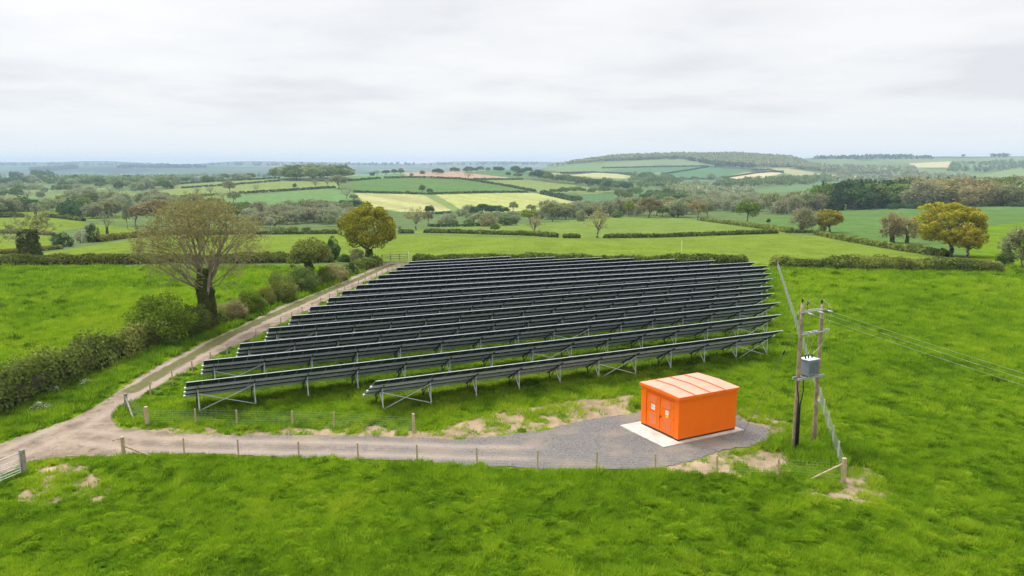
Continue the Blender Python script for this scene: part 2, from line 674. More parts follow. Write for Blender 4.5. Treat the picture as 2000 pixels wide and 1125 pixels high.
def shape_bare(levels, rx=.42, twig=.075, tw=.004, leafy=0.0, r=.028, h=.28, up=.16, leaf=.02):
    """leafless or budding tree: forked limbs that end in a haze of twigs"""
    segs, tips = [], []
    sg = trunk_segs(h, r)
    base = sg[-1][1]
    nl = 5
    for k in range(nl):
        a = 2 * PI * k / nl + rng.uniform(-.4, .4)
        tilt = rng.uniform(.25, .95)
        d = np.array((math.cos(a) * tilt, math.sin(a) * tilt, 1.0))
        grow(base * rng.uniform(.8, 1), d, .42 * rng.uniform(.85, 1.15), r * .62, 0, levels, segs, tips)
    P = np.array([t[0] for t in tips])
    D = np.array([t[1] for t in tips])
    # keep inside an uneven dome
    Q = (P - np.array((0, 0, .58))) / np.array((rx, rx, .44))
    ok = np.linalg.norm(Q, axis=1) < 1.0 + .12 * rng.normal(size=len(P))
    P, D = P[ok], D[ok]
    segs = [s for s in segs if np.linalg.norm((s[1] - np.array((0, 0, .58))) / np.array((rx, rx, .44))) < 1.05]
    k = 3
    C = np.repeat(P, k, 0)
    DD = unit(np.repeat(D, k, 0) + rng.normal(size=(len(C), 3)) * .6)
    v, f = strips(C, DD, twig * rng.uniform(.6, 1.3, len(C)), tw)
    t = np.clip(rng.normal(.5, .25, len(f)), 0, 1)
    if leafy:
        m = rng.random(len(C)) < leafy
        v2, f2 = cards(C[m] + DD[m] * twig * .7, DD[m] + rng.normal(size=(m.sum(), 3)), leaf)
        v, f, t, _ = join([(v, f, t, 0), (v2, f2, np.clip(rng.normal(.6, .25, len(f2)), 0, 1), 0)])
    return tubes(sg + segs, 5), (v, f, t)


def shape_hazy(n_cl=50, per=74, rx=.46, rz=.50, zc=.50, twig=.075, tw=.006):
    """leafless tree in a wood: a soft dome of fine twigs over pale limbs"""
    ctr = np.array((0, 0, zc))
    cl = clumps(ctr, (rx, rx, rz), n_cl, .13, low=-.75)
    C, D, T = [], [], []
    for c, r in cl:
        d = unit(rng.normal(size=(per, 3)) + unit(c - ctr + 1e-6) * .9 + np.array((0, 0, .5)))
        C.append(c + rng.normal(size=(per, 3)) * r * .45)
        D.append(d)
        T.append(np.clip(rng.normal(rng.uniform(.25, .75), .2, per), 0, 1))
    C, D, T = np.concatenate(C), np.concatenate(D), np.concatenate(T)
    k = rng.random(len(C)) < .55
    v, f = strips(C[~k], D[~k], twig * rng.uniform(.6, 1.4, (~k).sum()), tw)
    v2, f2 = cards(C[k], D[k], .027 * rng.uniform(.6, 1.3, k.sum()), .8)
    v, f, t, _ = join([(v, f, T[~k], 0), (v2, f2, T[k], 0)])
    sg = trunk_segs(zc * .8, .022)
    for c, r in cl[:16]:
        a = sg[rng.integers(1, 4)][1]
        m = (a + c) / 2 + rng.normal(size=3) * .03
        sg += [(a, m, .011, .008, 1), (m, c, .008, .004, 1)]
    return tubes(sg, 5), (v, f, t)


def shape_conifer(n=900):
    z = rng.uniform(.08, 1, n) ** .85
    a = rng.uniform(0, 2 * PI, n)
    tier = .75 + .35 * np.abs(np.sin(z * 26 + a * .5))
    r = .21 * (1.02 - z) ** .75 * tier * rng.uniform(.5, 1.0, n)
    C = np.stack([np.cos(a) * r, np.sin(a) * r, z], 1)
    D = np.stack([np.cos(a), np.sin(a), -.35 + .6 * z], 1)
    v, f = cards(C, D + np.array((0, 0, .8)), .03 * (1.3 - .7 * z), .7, .4)
    return tubes(trunk_segs(.9, .016), 5), (v, f, np.clip(rng.normal(.45, .28, n), 0, 1))


LV3 = [(3, 2, (28, 60), .62, .10), (3, 2, (25, 60), .6, .06), (3, 1, (25, 60), .55, .05), (2, 0, (0, 0), 1, .04)]
SHAPES = {
    'round': [shape_round() for _ in range(4)],
    'dense': [shape_round(60, 46, .030, .46, .44, .55) for _ in range(3)],
    'tall': [shape_round(50, 44, .03, .30, .46, .53) for _ in range(2)],
    'bush': [shape_bush() for _ in range(4)],
    'bare': [shape_bare(LV3, tw=.0042) for _ in range(4)],
    'budding': [shape_bare(LV3, tw=.0042, leafy=.55, leaf=.020) for _ in range(3)],
    'hazy': [shape_hazy() for _ in range(4)],
    'conifer': [shape_conifer() for _ in range(3)],
}
_cache = {}


def proto(shape, k, leaf, whole):
    """meshes of one prototype in one leaf colour; whole: trunk and crown in one mesh"""
    key = (shape, k, leaf, whole)
    if key not in _cache:
        (tv, tf), (v, f, t) = SHAPES[shape][k]
        if whole:
            V, Fc, T, M = join([(v, f, t, 0), (tv, tf, .5, 1)])
            _cache[key] = new_mesh('tree_' + shape, V, Fc, [LEAF[leaf], BARK], {'tint': ('FLOAT', 'FACE', T)}, midx=M)
        else:
            _cache[key] = (new_mesh('trunk', tv, tf, BARK), new_mesh('crown', v, f, LEAF[leaf], {'tint': ('FLOAT', 'FACE', t)}))
    return _cache[key]


_pick = {}


def pick(shape):
    _pick[shape] = _pick.get(shape, -1) + 1
    return _pick[shape] % len(SHAPES[shape])


SHAPE_W = {'round': .92, 'dense': 1.0, 'tall': .68, 'bush': 1.15, 'bare': .88, 'hazy': .96, 'budding': .88, 'conifer': .40}


def plant(px, py, hpx, wpx, shape, leaf, label, name='tree', cat='tree', group=None, ymax=9000, whole=False, sink=.0, part='crown'):
    """a tree or shrub standing where the photo shows its foot, at its own real height"""
    X, Y, Z = (float(v[0]) for v in ground(px, py, ymax))
    m = depth(Y, Z) / F
    h, w = hpx * m, wpx * m
    loc = (X, Y, Z - sink * h)
    sc = (w / SHAPE_W[shape], w / SHAPE_W[shape], h)
    rz = random.uniform(0, 6.28)
    if whole:
        o = link(name, proto(shape, pick(shape), leaf, True), None, loc, (0, 0, rz), sc)
    else:
        o = empty(name, loc, rz)
        o.scale = sc
        tm, cm = proto(shape, pick(shape), leaf, False)
        link('stem' if part == 'foliage' else 'trunk', tm, o)
        link(part, cm, o)
    return tag(o, label, cat, group)


def add_ivy(o, rad, z0, z1, n, leaf=.02):
    """ivy on the trunk of a tree (in the tree's own unit space)"""
    z = rng.uniform(z0, z1, n)
    a = rng.uniform(0, 2 * PI, n)
    r = rad * (.55 + .6 * fbm(a * 1.3, z * 14, 3, 8)) * (1.15 - .35 * (z - z0) / (z1 - z0))
    C = np.stack([np.cos(a) * r, np.sin(a) * r, z], 1)
    v, f = cards(C, np.stack([np.cos(a), np.sin(a), 0 * a + .3], 1), leaf, .9, .5)
    me = new_mesh('ivy', v, f, LEAF['ivy'], {'tint': ('FLOAT', 'FACE', np.clip(rng.normal(.45, .28, n), 0, 1))})
    return link('ivy', me, o)


def hedge(pts, h, w, leaf, color, label, size=None, lump=.25, cov=2.3, name='hedge', core=True, ragged=.0, second=None):
    """a hedge along world points: leaf clumps over a lumpy rounded profile, a shade-dark core inside"""
    P = np.array(pts, float)
    seg = np.linalg.norm(np.diff(P[:, :2], axis=0), axis=1)
    S = np.concatenate([[0], np.cumsum(seg)])
    L = S[-1]
    size = size or .12
    n = int(L * (2 * h + w) * cov / (size * size * 2.2))
    n = min(n, 60000)
    s = rng.uniform(-.02 * w, L + .02 * w, n)
    X, Y = np.interp(s, S, P[:, 0]), np.interp(s, S, P[:, 1])
    gx, gy = np.interp(s + .3, S, P[:, 0]) - np.interp(s - .3, S, P[:, 0]), np.interp(s + .3, S, P[:, 1]) - np.interp(s - .3, S, P[:, 1])
    q = np.hypot(gx, gy) + 1e-9
    nx, ny = -gy / q, gx / q
    th = rng.uniform(-.12, PI + .12, n)
    seed = rng.integers(1, 500)
    lm = 1 + lump * 2 * (fbm(s / (1.1 * h + .6), th * .9, 3, seed) - .5) + lump * 1.6 * (fbm(s / (3.2 * h), 0 * s, 2, seed + 9) - .5)
    end = np.clip(np.minimum(s, L - s) / (.5 * w) + .35, 0, 1) ** .5
    rr = lm * end * rng.uniform(.72, 1.06, n) ** .6
    c, sn = np.cos(th), np.sin(th)
    ex = np.sign(c) * np.abs(c) ** .7 * w / 2 * rr
    ez = np.sign(sn) * np.abs(sn) ** .6 * h * rr * (1 + ragged * (rng.random(n) ** 4))
    Xc, Yc = X + nx * ex, Y + ny * ex
    C = np.stack([Xc, Yc, zt(X, Y) + np.maximum(ez, .02)], 1)
    Nn = np.stack([nx * c, ny * c, sn * .9 + .15], 1)
    v, f = cards(C, Nn, size * rng.uniform(.7, 1.35, n), .85, .7)
    T = np.clip(.5 + 1.3 * (fbm(s / (1.4 * h + .4), th, 3, seed + 3) - .5) + rng.normal(0, .2, n), 0, 1)
    M = np.zeros(n, int)
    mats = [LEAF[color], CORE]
    if second:
        mats.append(LEAF[second])
        M[(fbm(s / (1.6 * h) + 40, 0 * s, 2, seed + 5) + .15 * (fbm(s, th * 2, 2, seed) - .5)) > .53] = 2
    parts = [(v, f, T, 0)]
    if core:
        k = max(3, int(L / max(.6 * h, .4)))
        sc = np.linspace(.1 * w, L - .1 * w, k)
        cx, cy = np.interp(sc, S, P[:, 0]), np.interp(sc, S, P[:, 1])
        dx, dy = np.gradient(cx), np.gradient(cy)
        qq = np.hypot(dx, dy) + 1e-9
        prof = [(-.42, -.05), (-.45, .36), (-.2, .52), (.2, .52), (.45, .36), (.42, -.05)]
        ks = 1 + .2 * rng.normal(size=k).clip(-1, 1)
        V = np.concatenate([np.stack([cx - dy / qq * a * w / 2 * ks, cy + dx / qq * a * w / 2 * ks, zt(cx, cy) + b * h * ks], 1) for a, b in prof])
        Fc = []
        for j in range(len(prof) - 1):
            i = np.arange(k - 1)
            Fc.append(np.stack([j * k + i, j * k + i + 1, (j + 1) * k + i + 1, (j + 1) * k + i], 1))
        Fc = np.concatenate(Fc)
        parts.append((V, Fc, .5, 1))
    V, Fc, T2, M2 = join(parts)
    M2[:n] = M
    c0 = np.array((P[:, 0].mean(), P[:, 1].mean(), 0))
    c0[2] = float(zt(c0[0], c0[1]))
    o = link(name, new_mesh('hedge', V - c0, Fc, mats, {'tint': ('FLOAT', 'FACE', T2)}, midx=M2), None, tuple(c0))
    return tag(o, label, 'hedge')


def px_hedge(pxs, hpx, label, color='hedge', wk=1.4, ymax=9000, hmax=4.0, **kw):
    """hedge whose foot runs along photo pixels"""
    xs, ys = np.array([p[0] for p in pxs], float), np.array([p[1] for p in pxs], float)
    t = np.linspace(0, 1, max(2, int(abs(xs[-1] - xs[0]) / 18) + 2))
    d = np.concatenate([[0], np.cumsum(np.hypot(np.diff(xs), np.diff(ys)))])
    d /= d[-1]
    X, Y, Z = ground(np.interp(t, d, xs), np.interp(t, d, ys), ymax)
    dp = float(np.mean(depth(Y, Z)))
    h = min(hpx * dp / F, hmax)
    size = max(.1, min(1.2, dp / 768 * .95))
    return hedge(np.stack([X, Y], 1), h, h * wk, None, color, label, size=size, **kw)


def scatter(polys, n, mix, hpx, wk, group, ymax=9000, dmin=6.0, whole=True, sink=.14, name='tree'):
    """individual trees of a wood or belt; mix: [(weight, shape, leaf, label)]"""
    pts = []
    P = np.array(polys, float)
    x0, y0 = P.min(0)
    x1, y1 = P.max(0)
    tries = 0
    while len(pts) < n and tries < n * 300:
        tries += 1
        x, y = random.uniform(x0, x1), random.uniform(y0, y1)
        if not pip(polys, np.array([x]), np.array([y]))[0]:
            continue
        if any((x - a) ** 2 + ((y - b) * 2.2) ** 2 < dmin * dmin for a, b in pts):
            continue
        pts.append((x, y))
    ws = [m[0] for m in mix]
    for x, y in pts:
        _, shape, leaf, label = random.choices(mix, ws)[0]
        shape = 'hazy' if shape == 'bare' else shape
        h = random.uniform(*hpx)
        h *= 1.12
        w = h * SHAPE_W[shape] * wk * 1.08 * random.uniform(.85, 1.2)
        WAIT.append((h, x, y, w, shape, leaf, label, group + ', ' + label.split(' ')[0], ymax, sink))


WAIT = []


def plant_woods(most):
    """the trees that show largest as objects of their own, the small rest as one far wood"""
    WAIT.sort(key=lambda q: -q[0])
    for h, x, y, w, shape, leaf, label, group, ymax, sink in WAIT[:most]:
        plant(x, y, h, w, shape, leaf, label, group=group, ymax=ymax, whole=True, sink=sink)
    parts, names = [], []
    for h, x, y, w, shape, leaf, label, group, ymax, sink in WAIT[most:]:
        X, Y, Z = (float(v[0]) for v in ground(x, y, ymax))
        m = depth(Y, Z) / F
        (tv, tf), (v, f, t) = SHAPES[shape][pick(shape)]
        a = random.uniform(0, 6.28)
        v = v * np.array((w * m / SHAPE_W[shape], w * m / SHAPE_W[shape], h * m))
        v = np.stack([v[:, 0] * math.cos(a) - v[:, 1] * math.sin(a) + X, v[:, 0] * math.sin(a) + v[:, 1] * math.cos(a) + Y, v[:, 2] + Z - sink * h * m], 1)
        if leaf not in names:
            names.append(leaf)
        parts.append((v, f, np.clip(t + random.uniform(-.2, .2), 0, 1), names.index(leaf)))
    if parts:
        V, Fc, T, M = join(parts)
        c0 = V.mean(0)
        o = link('woodland', new_mesh('woodland', V - c0, Fc, [LEAF[k] for k in names], {'tint': ('FLOAT', 'FACE', T)}, midx=M), None, tuple(c0))
        tag(o, 'small far trees of the hilltop woods, skyline belts and distant hedgerows', 'woodland', None, 'stuff')


def canopy(name, label, blocks, group=None):
    """a far wood that reads as one mass: one object of many crown clumps. blocks: (px polygon, crowns, height m, leaf, size m)"""
    parts, mats, names = [], [], []
    for poly, n, hm, leaf, size in blocks:
        P = np.array(poly, float)
        x0, y0 = P.min(0)
        x1, y1 = P.max(0)
        xs, ys = rng.uniform(x0, x1, n * 6), rng.uniform(y0, y1, n * 6)
        ok = pip(poly, xs, ys)
        xs, ys = xs[ok][:n], ys[ok][:n]
        X, Y, Z = ground(xs, ys)
        per = 22
        hh = hm * rng.uniform(.75, 1.2, len(X))
        d = unit(rng.normal(size=(len(X), per, 3)) + np.array((0, -.3, .35)))
        r = hh[:, None, None] * np.array((.5, .5, .5)) * rng.uniform(.75, 1.05, (len(X), per, 1))
        C = np.stack([X, Y, Z + hh * .5], 1)[:, None, :] + d * r
        tone = rng.uniform(.15, .85, (len(X), 1)) + rng.normal(0, .15, (len(X), per))
        v, f = cards(C.reshape(-1, 3), d.reshape(-1, 3), size, .85, .5)
        if leaf not in names:
            names.append(leaf)
            mats.append(LEAF[leaf])
        parts.append((v, f, np.clip(tone.ravel(), 0, 1), names.index(leaf)))
    V, Fc, T, M = join(parts)
    c0 = V.mean(0)
    o = link(name, new_mesh(name, V - c0, Fc, mats, {'tint': ('FLOAT', 'FACE', T)}, midx=M), None, tuple(c0))
    return tag(o, label, 'woodland', group, 'stuff')
# ------------------------------------------------------------------ ground plans read off the photo (world metres)
def plan(pxs):
    p = np.array(pxs, float)
    X, Y = flat(p[:, 0], p[:, 1])
    return np.stack([X, Y], 1)


TRACK = plan([(765, 511), (748, 513), (735, 519), (700, 535), (650, 558), (600, 578), (540, 601), (470, 636), (400, 667), (330, 702),
              (250, 747), (180, 797), (100, 832), (0, 866), (-150, 935), (-150, 1010), (0, 928), (60, 903), (110, 896), (240, 891),
              (370, 887), (500, 893), (650, 897), (800, 901), (930, 911), (1060, 918), (1200, 918), (1300, 916), (1345, 903),
              (1420, 880), (1500, 864), (1520, 850), (1500, 836), (1450, 822), (1440, 800), (1244, 806), (1150, 818), (1050, 842),
              (960, 852), (880, 856), (700, 851), (560, 849), (430, 849), (350, 846), (290, 839), (240, 836), (222, 822), (225, 805),
              (247, 792), (280, 773), (312, 754), (358, 729), (408, 702), (458, 677), (508, 653), (568, 624), (628, 593), (687, 565),
              (746, 537), (793, 518), (803, 512)])
LANE = plan([(258, 764), (298, 739), (372, 697), (441, 658), (511, 625), (586, 592), (646, 566), (695, 547), (744, 525), (770, 515)])
SPUR = plan([(-80, 935), (60, 868), (140, 832), (200, 797), (250, 762)])
SPUR2 = plan([(150, 850), (260, 866), (450, 872), (700, 876), (930, 884), (1060, 885)])
SOILS = [plan(p) for p in (
    [(840, 853), (900, 825), (960, 806), (1060, 790), (1150, 780), (1250, 772), (1250, 806), (1150, 818), (1050, 842), (960, 853)],
    [(1295, 922), (1340, 900), (1430, 876), (1500, 878), (1545, 895), (1520, 928), (1400, 930)],
    [(1436, 790), (1480, 797), (1560, 838), (1625, 872), (1600, 885), (1520, 862), (1505, 836), (1450, 820)],
    [(1570, 972), (1640, 950), (1668, 905), (1700, 910), (1740, 970), (1670, 990)],
    [(35, 978), (85, 915), (130, 900), (225, 932), (225, 970), (130, 986)],
    [(420, 850), (560, 838), (700, 838), (860, 840), (880, 857), (700, 853), (560, 851)],
    [(225, 836), (300, 832), (430, 842), (430, 852), (240, 840)],
)]


def dist_line(P, X, Y):
    d = np.full(np.shape(X), 1e9)
    for (ax, ay), (bx, by) in zip(P[:-1], P[1:]):
        ex, ey = bx - ax, by - ay
        t = np.clip(((X - ax) * ex + (Y - ay) * ey) / (ex * ex + ey * ey), 0, 1)
        d = np.minimum(d, np.hypot(X - ax - t * ex, Y - ay - t * ey))
    return d


def wob(X, Y, amp, wl, seed):
    return (X + amp * 2 * (fbm(X / wl, Y / wl, 3, seed) - .5), Y + amp * 2 * (fbm(X / wl + 31, Y / wl + 7, 3, seed) - .5))


def on_track(X, Y):
    x, y = wob(X, Y, .22, .8, 21)
    m = pip(TRACK, x, y)
    d = dist_line(LANE, X, Y)
    strip = (d < .62 * (.6 + .8 * fbm(X / 1.5, Y / 1.5, 2, 33))) & (Y > 54)
    return m, m & strip


def soil_mask(X, Y):
    s = np.zeros(np.shape(X))
    x, y = wob(X, Y, 1.1, 2.2, 44)
    for k, p in enumerate(SOILS):
        s = np.maximum(s, pip(p, x, y) * (1.12 if k in (0, 1) else 1.0))
    return np.minimum(s, 1) * sstep(.345, .53, (s - 1) * .6 + .55 * fbm(X / 1.5, Y / 1.5, 4, 61) + .45 * fbm(X / .45, Y / .45, 3, 62))


# ------------------------------------------------------------------ field colours (albedo)
PAS, PASL, PASM = (.095, .155, .010), (.118, .165, .022), (.118, .168, .034)
CROP, OLIVE, STUB = (.078, .135, .036), (.15, .185, .055), (.28, .28, .115)
PLOU, BEIGE, SCRUB = (.30, .20, .13), (.40, .33, .19), (.090, .128, .046)
FIELDS = [
    ([(-400, 520), (-400, 360), (470, 360), (690, 395), (700, 450), (700, 500), (650, 512)], SCRUB),
    ([(0, 380), (700, 375), (1500, 365), (1500, 425), (1180, 427), (1050, 433), (830, 447), (700, 450), (0, 450)], SCRUB),
    # nearer left fields
    ([(-300, 420), (60, 410), (240, 424), (260, 432), (40, 424), (-300, 430)], PASL),
    ([(-300, 428), (60, 425), (100, 426), (165, 432), (165, 444), (100, 455), (-300, 455)], PASL),
    ([(165, 436), (265, 445), (262, 458), (235, 462), (180, 455)], PASL),
    ([(-300, 458), (40, 458), (105, 460), (95, 480), (40, 488), (-300, 495)], PASL),
    ([(60, 498), (200, 476), (330, 459), (490, 460), (670, 457), (830, 459), (1090, 465), (1180, 466), (1290, 464), (1400, 460), (1520, 456),
      (1600, 460), (1700, 481), (1840, 503), (1960, 520), (1500, 520), (800, 512), (650, 512), (0, 516)], PASL),
    ([(-300, 500), (60, 495), (0, 516), (-300, 520)], PASL),
    ([(820, 457), (955, 440), (1035, 437), (1180, 426), (1240, 423), (1330, 424), (1380, 432), (1440, 440), (1510, 449), (1535, 456), (1400, 461), (1290, 465), (1180, 466), (1090, 465), (960, 459)], PASM),
    ([(780, 452), (820, 448), (960, 439), (900, 452), (830, 457)], PASM),
    ([(1440, 437), (1500, 424), (1560, 420), (1640, 412), (1720, 407), (1800, 404), (2300, 400), (2300, 430), (1960, 440), (1930, 500), (1840, 500), (1700, 480), (1600, 458), (1530, 452), (1490, 446)], CROP),
    ([(1880, 446), (2000, 434), (2300, 425), (2300, 530), (1960, 520), (1900, 505), (1870, 480)], PAS),
    # hill on the left
    ([(395, 402), (480, 382), (655, 366), (690, 372), (690, 390), (600, 400), (520, 403)], (.105, .175, .060)),
    ([(310, 390), (425, 382), (480, 380), (450, 397), (330, 400)], (.115, .17, .06)),
    ([(250, 381), (300, 374), (350, 367), (545, 353), (660, 355), (665, 366), (480, 378), (425, 381), (310, 387)], OLIVE),
    ([(320, 362), (420, 354), (545, 348), (545, 353), (350, 367)], OLIVE),
    # middle hill
    ([(684, 373), (692, 352), (745, 348), (800, 346), (900, 349), (980, 361), (1040, 374), (990, 376), (830, 379), (700, 376)], CROP),
    ([(683, 352), (686, 341), (790, 337), (800, 345), (745, 348)], (.105, .175, .055)),
    ([(795, 344), (788, 337), (900, 336), (960, 343), (1030, 350), (925, 351), (900, 349), (800, 346)], PLOU),
    ([(692, 377), (825, 380), (885, 410), (860, 414), (780, 414), (720, 404)], STUB),
    ([(850, 380), (990, 377), (1045, 377), (1125, 394), (1090, 406), (990, 414), (905, 414), (885, 400)], (.27, .29, .095)),
    ([(825, 380), (850, 380), (905, 414), (885, 412)], (.14, .19, .06)),
    ([(940, 353), (1020, 351), (1110, 360), (1205, 373), (1165, 379), (1060, 377), (990, 363)], OLIVE),
    ([(1085, 381), (1165, 380), (1270, 374), (1355, 394), (1300, 396), (1220, 397), (1130, 395)], (.07, .135, .05)),
    ([(925, 336), (955, 329), (1000, 328), (1045, 338), (1015, 346), (955, 342)], (.075, .14, .06)),
    # right-hand hills
    ([(1065, 332), (1160, 320), (1222, 328), (1160, 338), (1110, 338)], (.12, .175, .07)),
    ([(1175, 320), (1250, 314), (1335, 311), (1380, 325), (1270, 327), (1225, 328)], (.14, .18, .08)),
    ([(1200, 333), (1290, 321), (1378, 326), (1300, 337), (1240, 339)], (.08, .14, .065)),
    ([(1110, 342), (1180, 336), (1245, 345), (1215, 349)], (.30, .30, .14)),
    ([(1295, 341), (1385, 327), (1472, 333), (1400, 348), (1325, 350)], (.07, .14, .06)),
    ([(1395, 350), (1490, 335), (1530, 338), (1480, 349)], BEIGE),
    ([(1478, 329), (1540, 329), (1610, 340), (1695, 345), (1690, 354), (1600, 349), (1530, 338)], (.26, .25, .12)),
    ([(1310, 353), (1410, 352), (1435, 363), (1350, 370)], (.09, .14, .06)),
    ([(1450, 374), (1620, 354), (1655, 358), (1560, 374), (1500, 377)], (.10, .16, .06)),
    ([(1565, 312), (1660, 310), (1705, 320), (1650, 326), (1600, 319)], (.13, .17, .075)),
    ([(1775, 319), (1860, 315), (1855, 327), (1785, 327)], (.36, .32, .17)),
    ([(1700, 312), (1860, 309), (2200, 303), (2200, 318), (1860, 315), (1760, 319)], (.14, .17, .075)),
    ([(1890, 347), (2000, 326), (2200, 318), (2200, 335), (1940, 352)], (.15, .19, .07)),
    ([(1700, 335), (1790, 330), (1900, 334), (1880, 342), (1740, 345)], (.12, .16, .07)),
    # left valley strips
    ([(-300, 392), (20, 384), (150, 377), (215, 378), (125, 386), (0, 392)], (.115, .17, .055)),
    ([(-300, 378), (50, 372), (140, 371), (140, 377), (20, 383), (-300, 388)], (.13, .17, .065)),
    ([(-300, 366), (20, 362), (110, 360), (150, 365), (60, 369), (-300, 374)], (.095, .155, .06)),
    ([(-300, 356), (0, 347), (75, 346), (75, 357), (-300, 362)], (.095, .15, .06)),
    ([(180, 378), (240, 373), (300, 372), (260, 380), (200, 381)], (.13, .18, .06)),
    ([(270, 366), (330, 362), (350, 366), (300, 373)], (.13, .175, .065)),
    ([(180, 367), (215, 365), (215, 370), (180, 371)], (.14, .19, .06)),
]

# ------------------------------------------------------------------ the ground: one sheet to the horizon
_py = np.arange(1460, 508, -2.1)
_nearY = -H / ray(0, _py)[1]
Yr = np.concatenate([[6.0, 12.0, 17.0], _nearY[_nearY > 20], np.exp(np.arange(math.log(_nearY[-1]) + .0085, LY1, .0088))])
Ur = np.concatenate([np.linspace(-1.3, -1.02, 9), np.linspace(-1.0, 1.0, 1050), np.linspace(1.02, 1.3, 9)])
NR, NC = len(Yr), len(Ur)
GX = Ur[None, :] * Yr[:, None]
GY = np.repeat(Yr[:, None], NC, 1)
GZ = zt(GX, GY)
nr = int((Yr < 150).sum())                                   # rows of the near field
nx, ny = GX[:nr], GY[:nr]
trk, strip = on_track(nx, ny)
soil = soil_mask(nx, ny)
free = 1 - trk
a1 = .24 * (1 - sstep(60, 100, ny)) + .03
tus = a1 * (fbm(nx / .85, ny / .85, 3, 71) - .42) + .22 * (1 - sstep(120, 150, ny)) * (fbm(nx / 3.1, ny / 3.1, 2, 72) - .5)
_er = trk.copy()
for _dx, _dy in ((.35, 0), (-.35, 0), (0, .35), (0, -.35)):
    _er &= on_track(nx + _dx, ny + _dy)[0]
tus += .05 * (1 - sstep(40, 60, ny)) * (fbm(nx / .3, ny / .3, 2, 73) - .5)
near_track = pip(TRACK, nx, ny)
GZ[:nr] += tus * free * (1 - .6 * soil) * np.where(near_track, .2, 1) - .10 * _er - .01 * (trk & ~_er)
PXg, PYg = to_px(GX, np.maximum(GY, 1), GZ)
colr = np.zeros((NR, NC, 3))
# open country: a patchwork of far fields
ang = .35
rx_, ry_ = GX * math.cos(ang) - GY * math.sin(ang), GX * math.sin(ang) + GY * math.cos(ang)
wx, wy = wob(rx_, ry_, 120, 500, 91)
ci, cj = np.floor(wx / 420), np.floor(wy / 300)
hv = _h(ci, cj, 5)
pal = np.array([SCRUB, SCRUB, (.10, .15, .055), (.12, .165, .065), (.075, .13, .055), (.22, .22, .10), (.13, .18, .06), (.05, .07, .035)])
colr[:] = pal[np.minimum((hv * 8).astype(int), 7)]
mid = (GY > 126) & (GY < 2200)
colr[mid & (GY < 1500)] = SCRUB
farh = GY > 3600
colr[farh] = colr[farh] * .6 + np.array((.012, .020, .024))  # hazy blue of distance painted into the darkened far hill colour
far = GY > 126
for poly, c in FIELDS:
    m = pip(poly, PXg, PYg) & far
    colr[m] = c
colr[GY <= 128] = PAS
# stripes of the stubble, tramlines of the crops
st = pip([(692, 377), (825, 380), (885, 410), (860, 414), (780, 414), (720, 404)], PXg, PYg) & far
colr[st] *= (.86 + .28 * vnoise((GX[st] * .80 + GY[st] * .42) / 9, GX[st] * 0, 3))[:, None]
st = pip([(850, 380), (990, 377), (1045, 377), (1125, 394), (1090, 406), (990, 414), (905, 414), (885, 400)], PXg, PYg) & far
colr[st] *= (.9 + .2 * vnoise((GX[st] * .80 + GY[st] * .42) / 14, GX[st] * 0, 4))[:, None]
for _poly, _wl, _am in (([(1440, 437), (1500, 424), (1560, 420), (1640, 412), (1720, 407), (1800, 404), (2300, 400), (2300, 430), (1960, 440), (1930, 500), (1840, 500), (1700, 480), (1600, 458)], 5.0, .10),
                        ([(820, 457), (955, 440), (1035, 437), (1180, 426), (1240, 423), (1330, 424), (1380, 432), (1510, 449), (1535, 456), (1290, 465)], 6.0, .07),
                        ([(684, 373), (692, 352), (800, 346), (900, 349), (1040, 374), (830, 379)], 14.0, .10)):
    st = pip(_poly, PXg, PYg) & far
    colr[st] *= (1 - _am + 2 * _am * vnoise((GX[st] * .35 + GY[st] * .94) / _wl, GX[st] * 0, 8))[:, None]
g1 = fbm(nx / 7, ny / 7, 4, 81)
g2 = fbm(nx / 1.6, ny / 2.2, 3, 82)
w = sstep(.38, .62, g1 * .6 + g2 * .4)[..., None]
nearc = np.array((.070, .135, .005)) * (1 - w) + np.array((.135, .200, .007)) * w
fade = (1 - sstep(118, 135, ny))[..., None]
colr[:nr] = colr[:nr] * (1 - fade) + nearc * fade
s = soil[..., None]
sc_ = np.array((.275, .205, .13)) * (.7 + .5 * fbm(nx / .7, ny / .7, 3, 84))[..., None]
colr[:nr] = colr[:nr] * (1 - s) + sc_ * s
dry = np.zeros_like(nx)
xw, yw = wob(nx, ny, 1.2, 2.0, 47)
for p in SOILS:
    dry = np.maximum(dry, pip(p, xw, yw).astype(float))
dry = dry * (1 - soil)
colr[:nr] = colr[:nr] * (1 - .6 * dry[..., None]) + np.array((.20, .19, .06)) * .6 * dry[..., None]
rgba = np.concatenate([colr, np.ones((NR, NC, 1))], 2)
ii = np.arange(NR - 1)[:, None] * NC + np.arange(NC - 1)[None, :]
GF = np.stack([ii, ii + 1, ii + NC + 1, ii + NC], -1).reshape(-1, 4)
GV = np.stack([GX, GY, GZ], -1).reshape(-1, 3)
back = np.array([[-300, -300, -.02], [300, -300, -.02], [300, 6.0, -.02], [-300, 6.0, -.02]])
nb = len(GV)
GV = np.concatenate([GV, back])
rgba_ = np.concatenate([rgba.reshape(-1, 4), np.tile(np.array([[*PAS, 1.0]]), (4, 1))])
GF = np.concatenate([GF, [[nb, nb + 1, nb + 2, nb + 3]]])

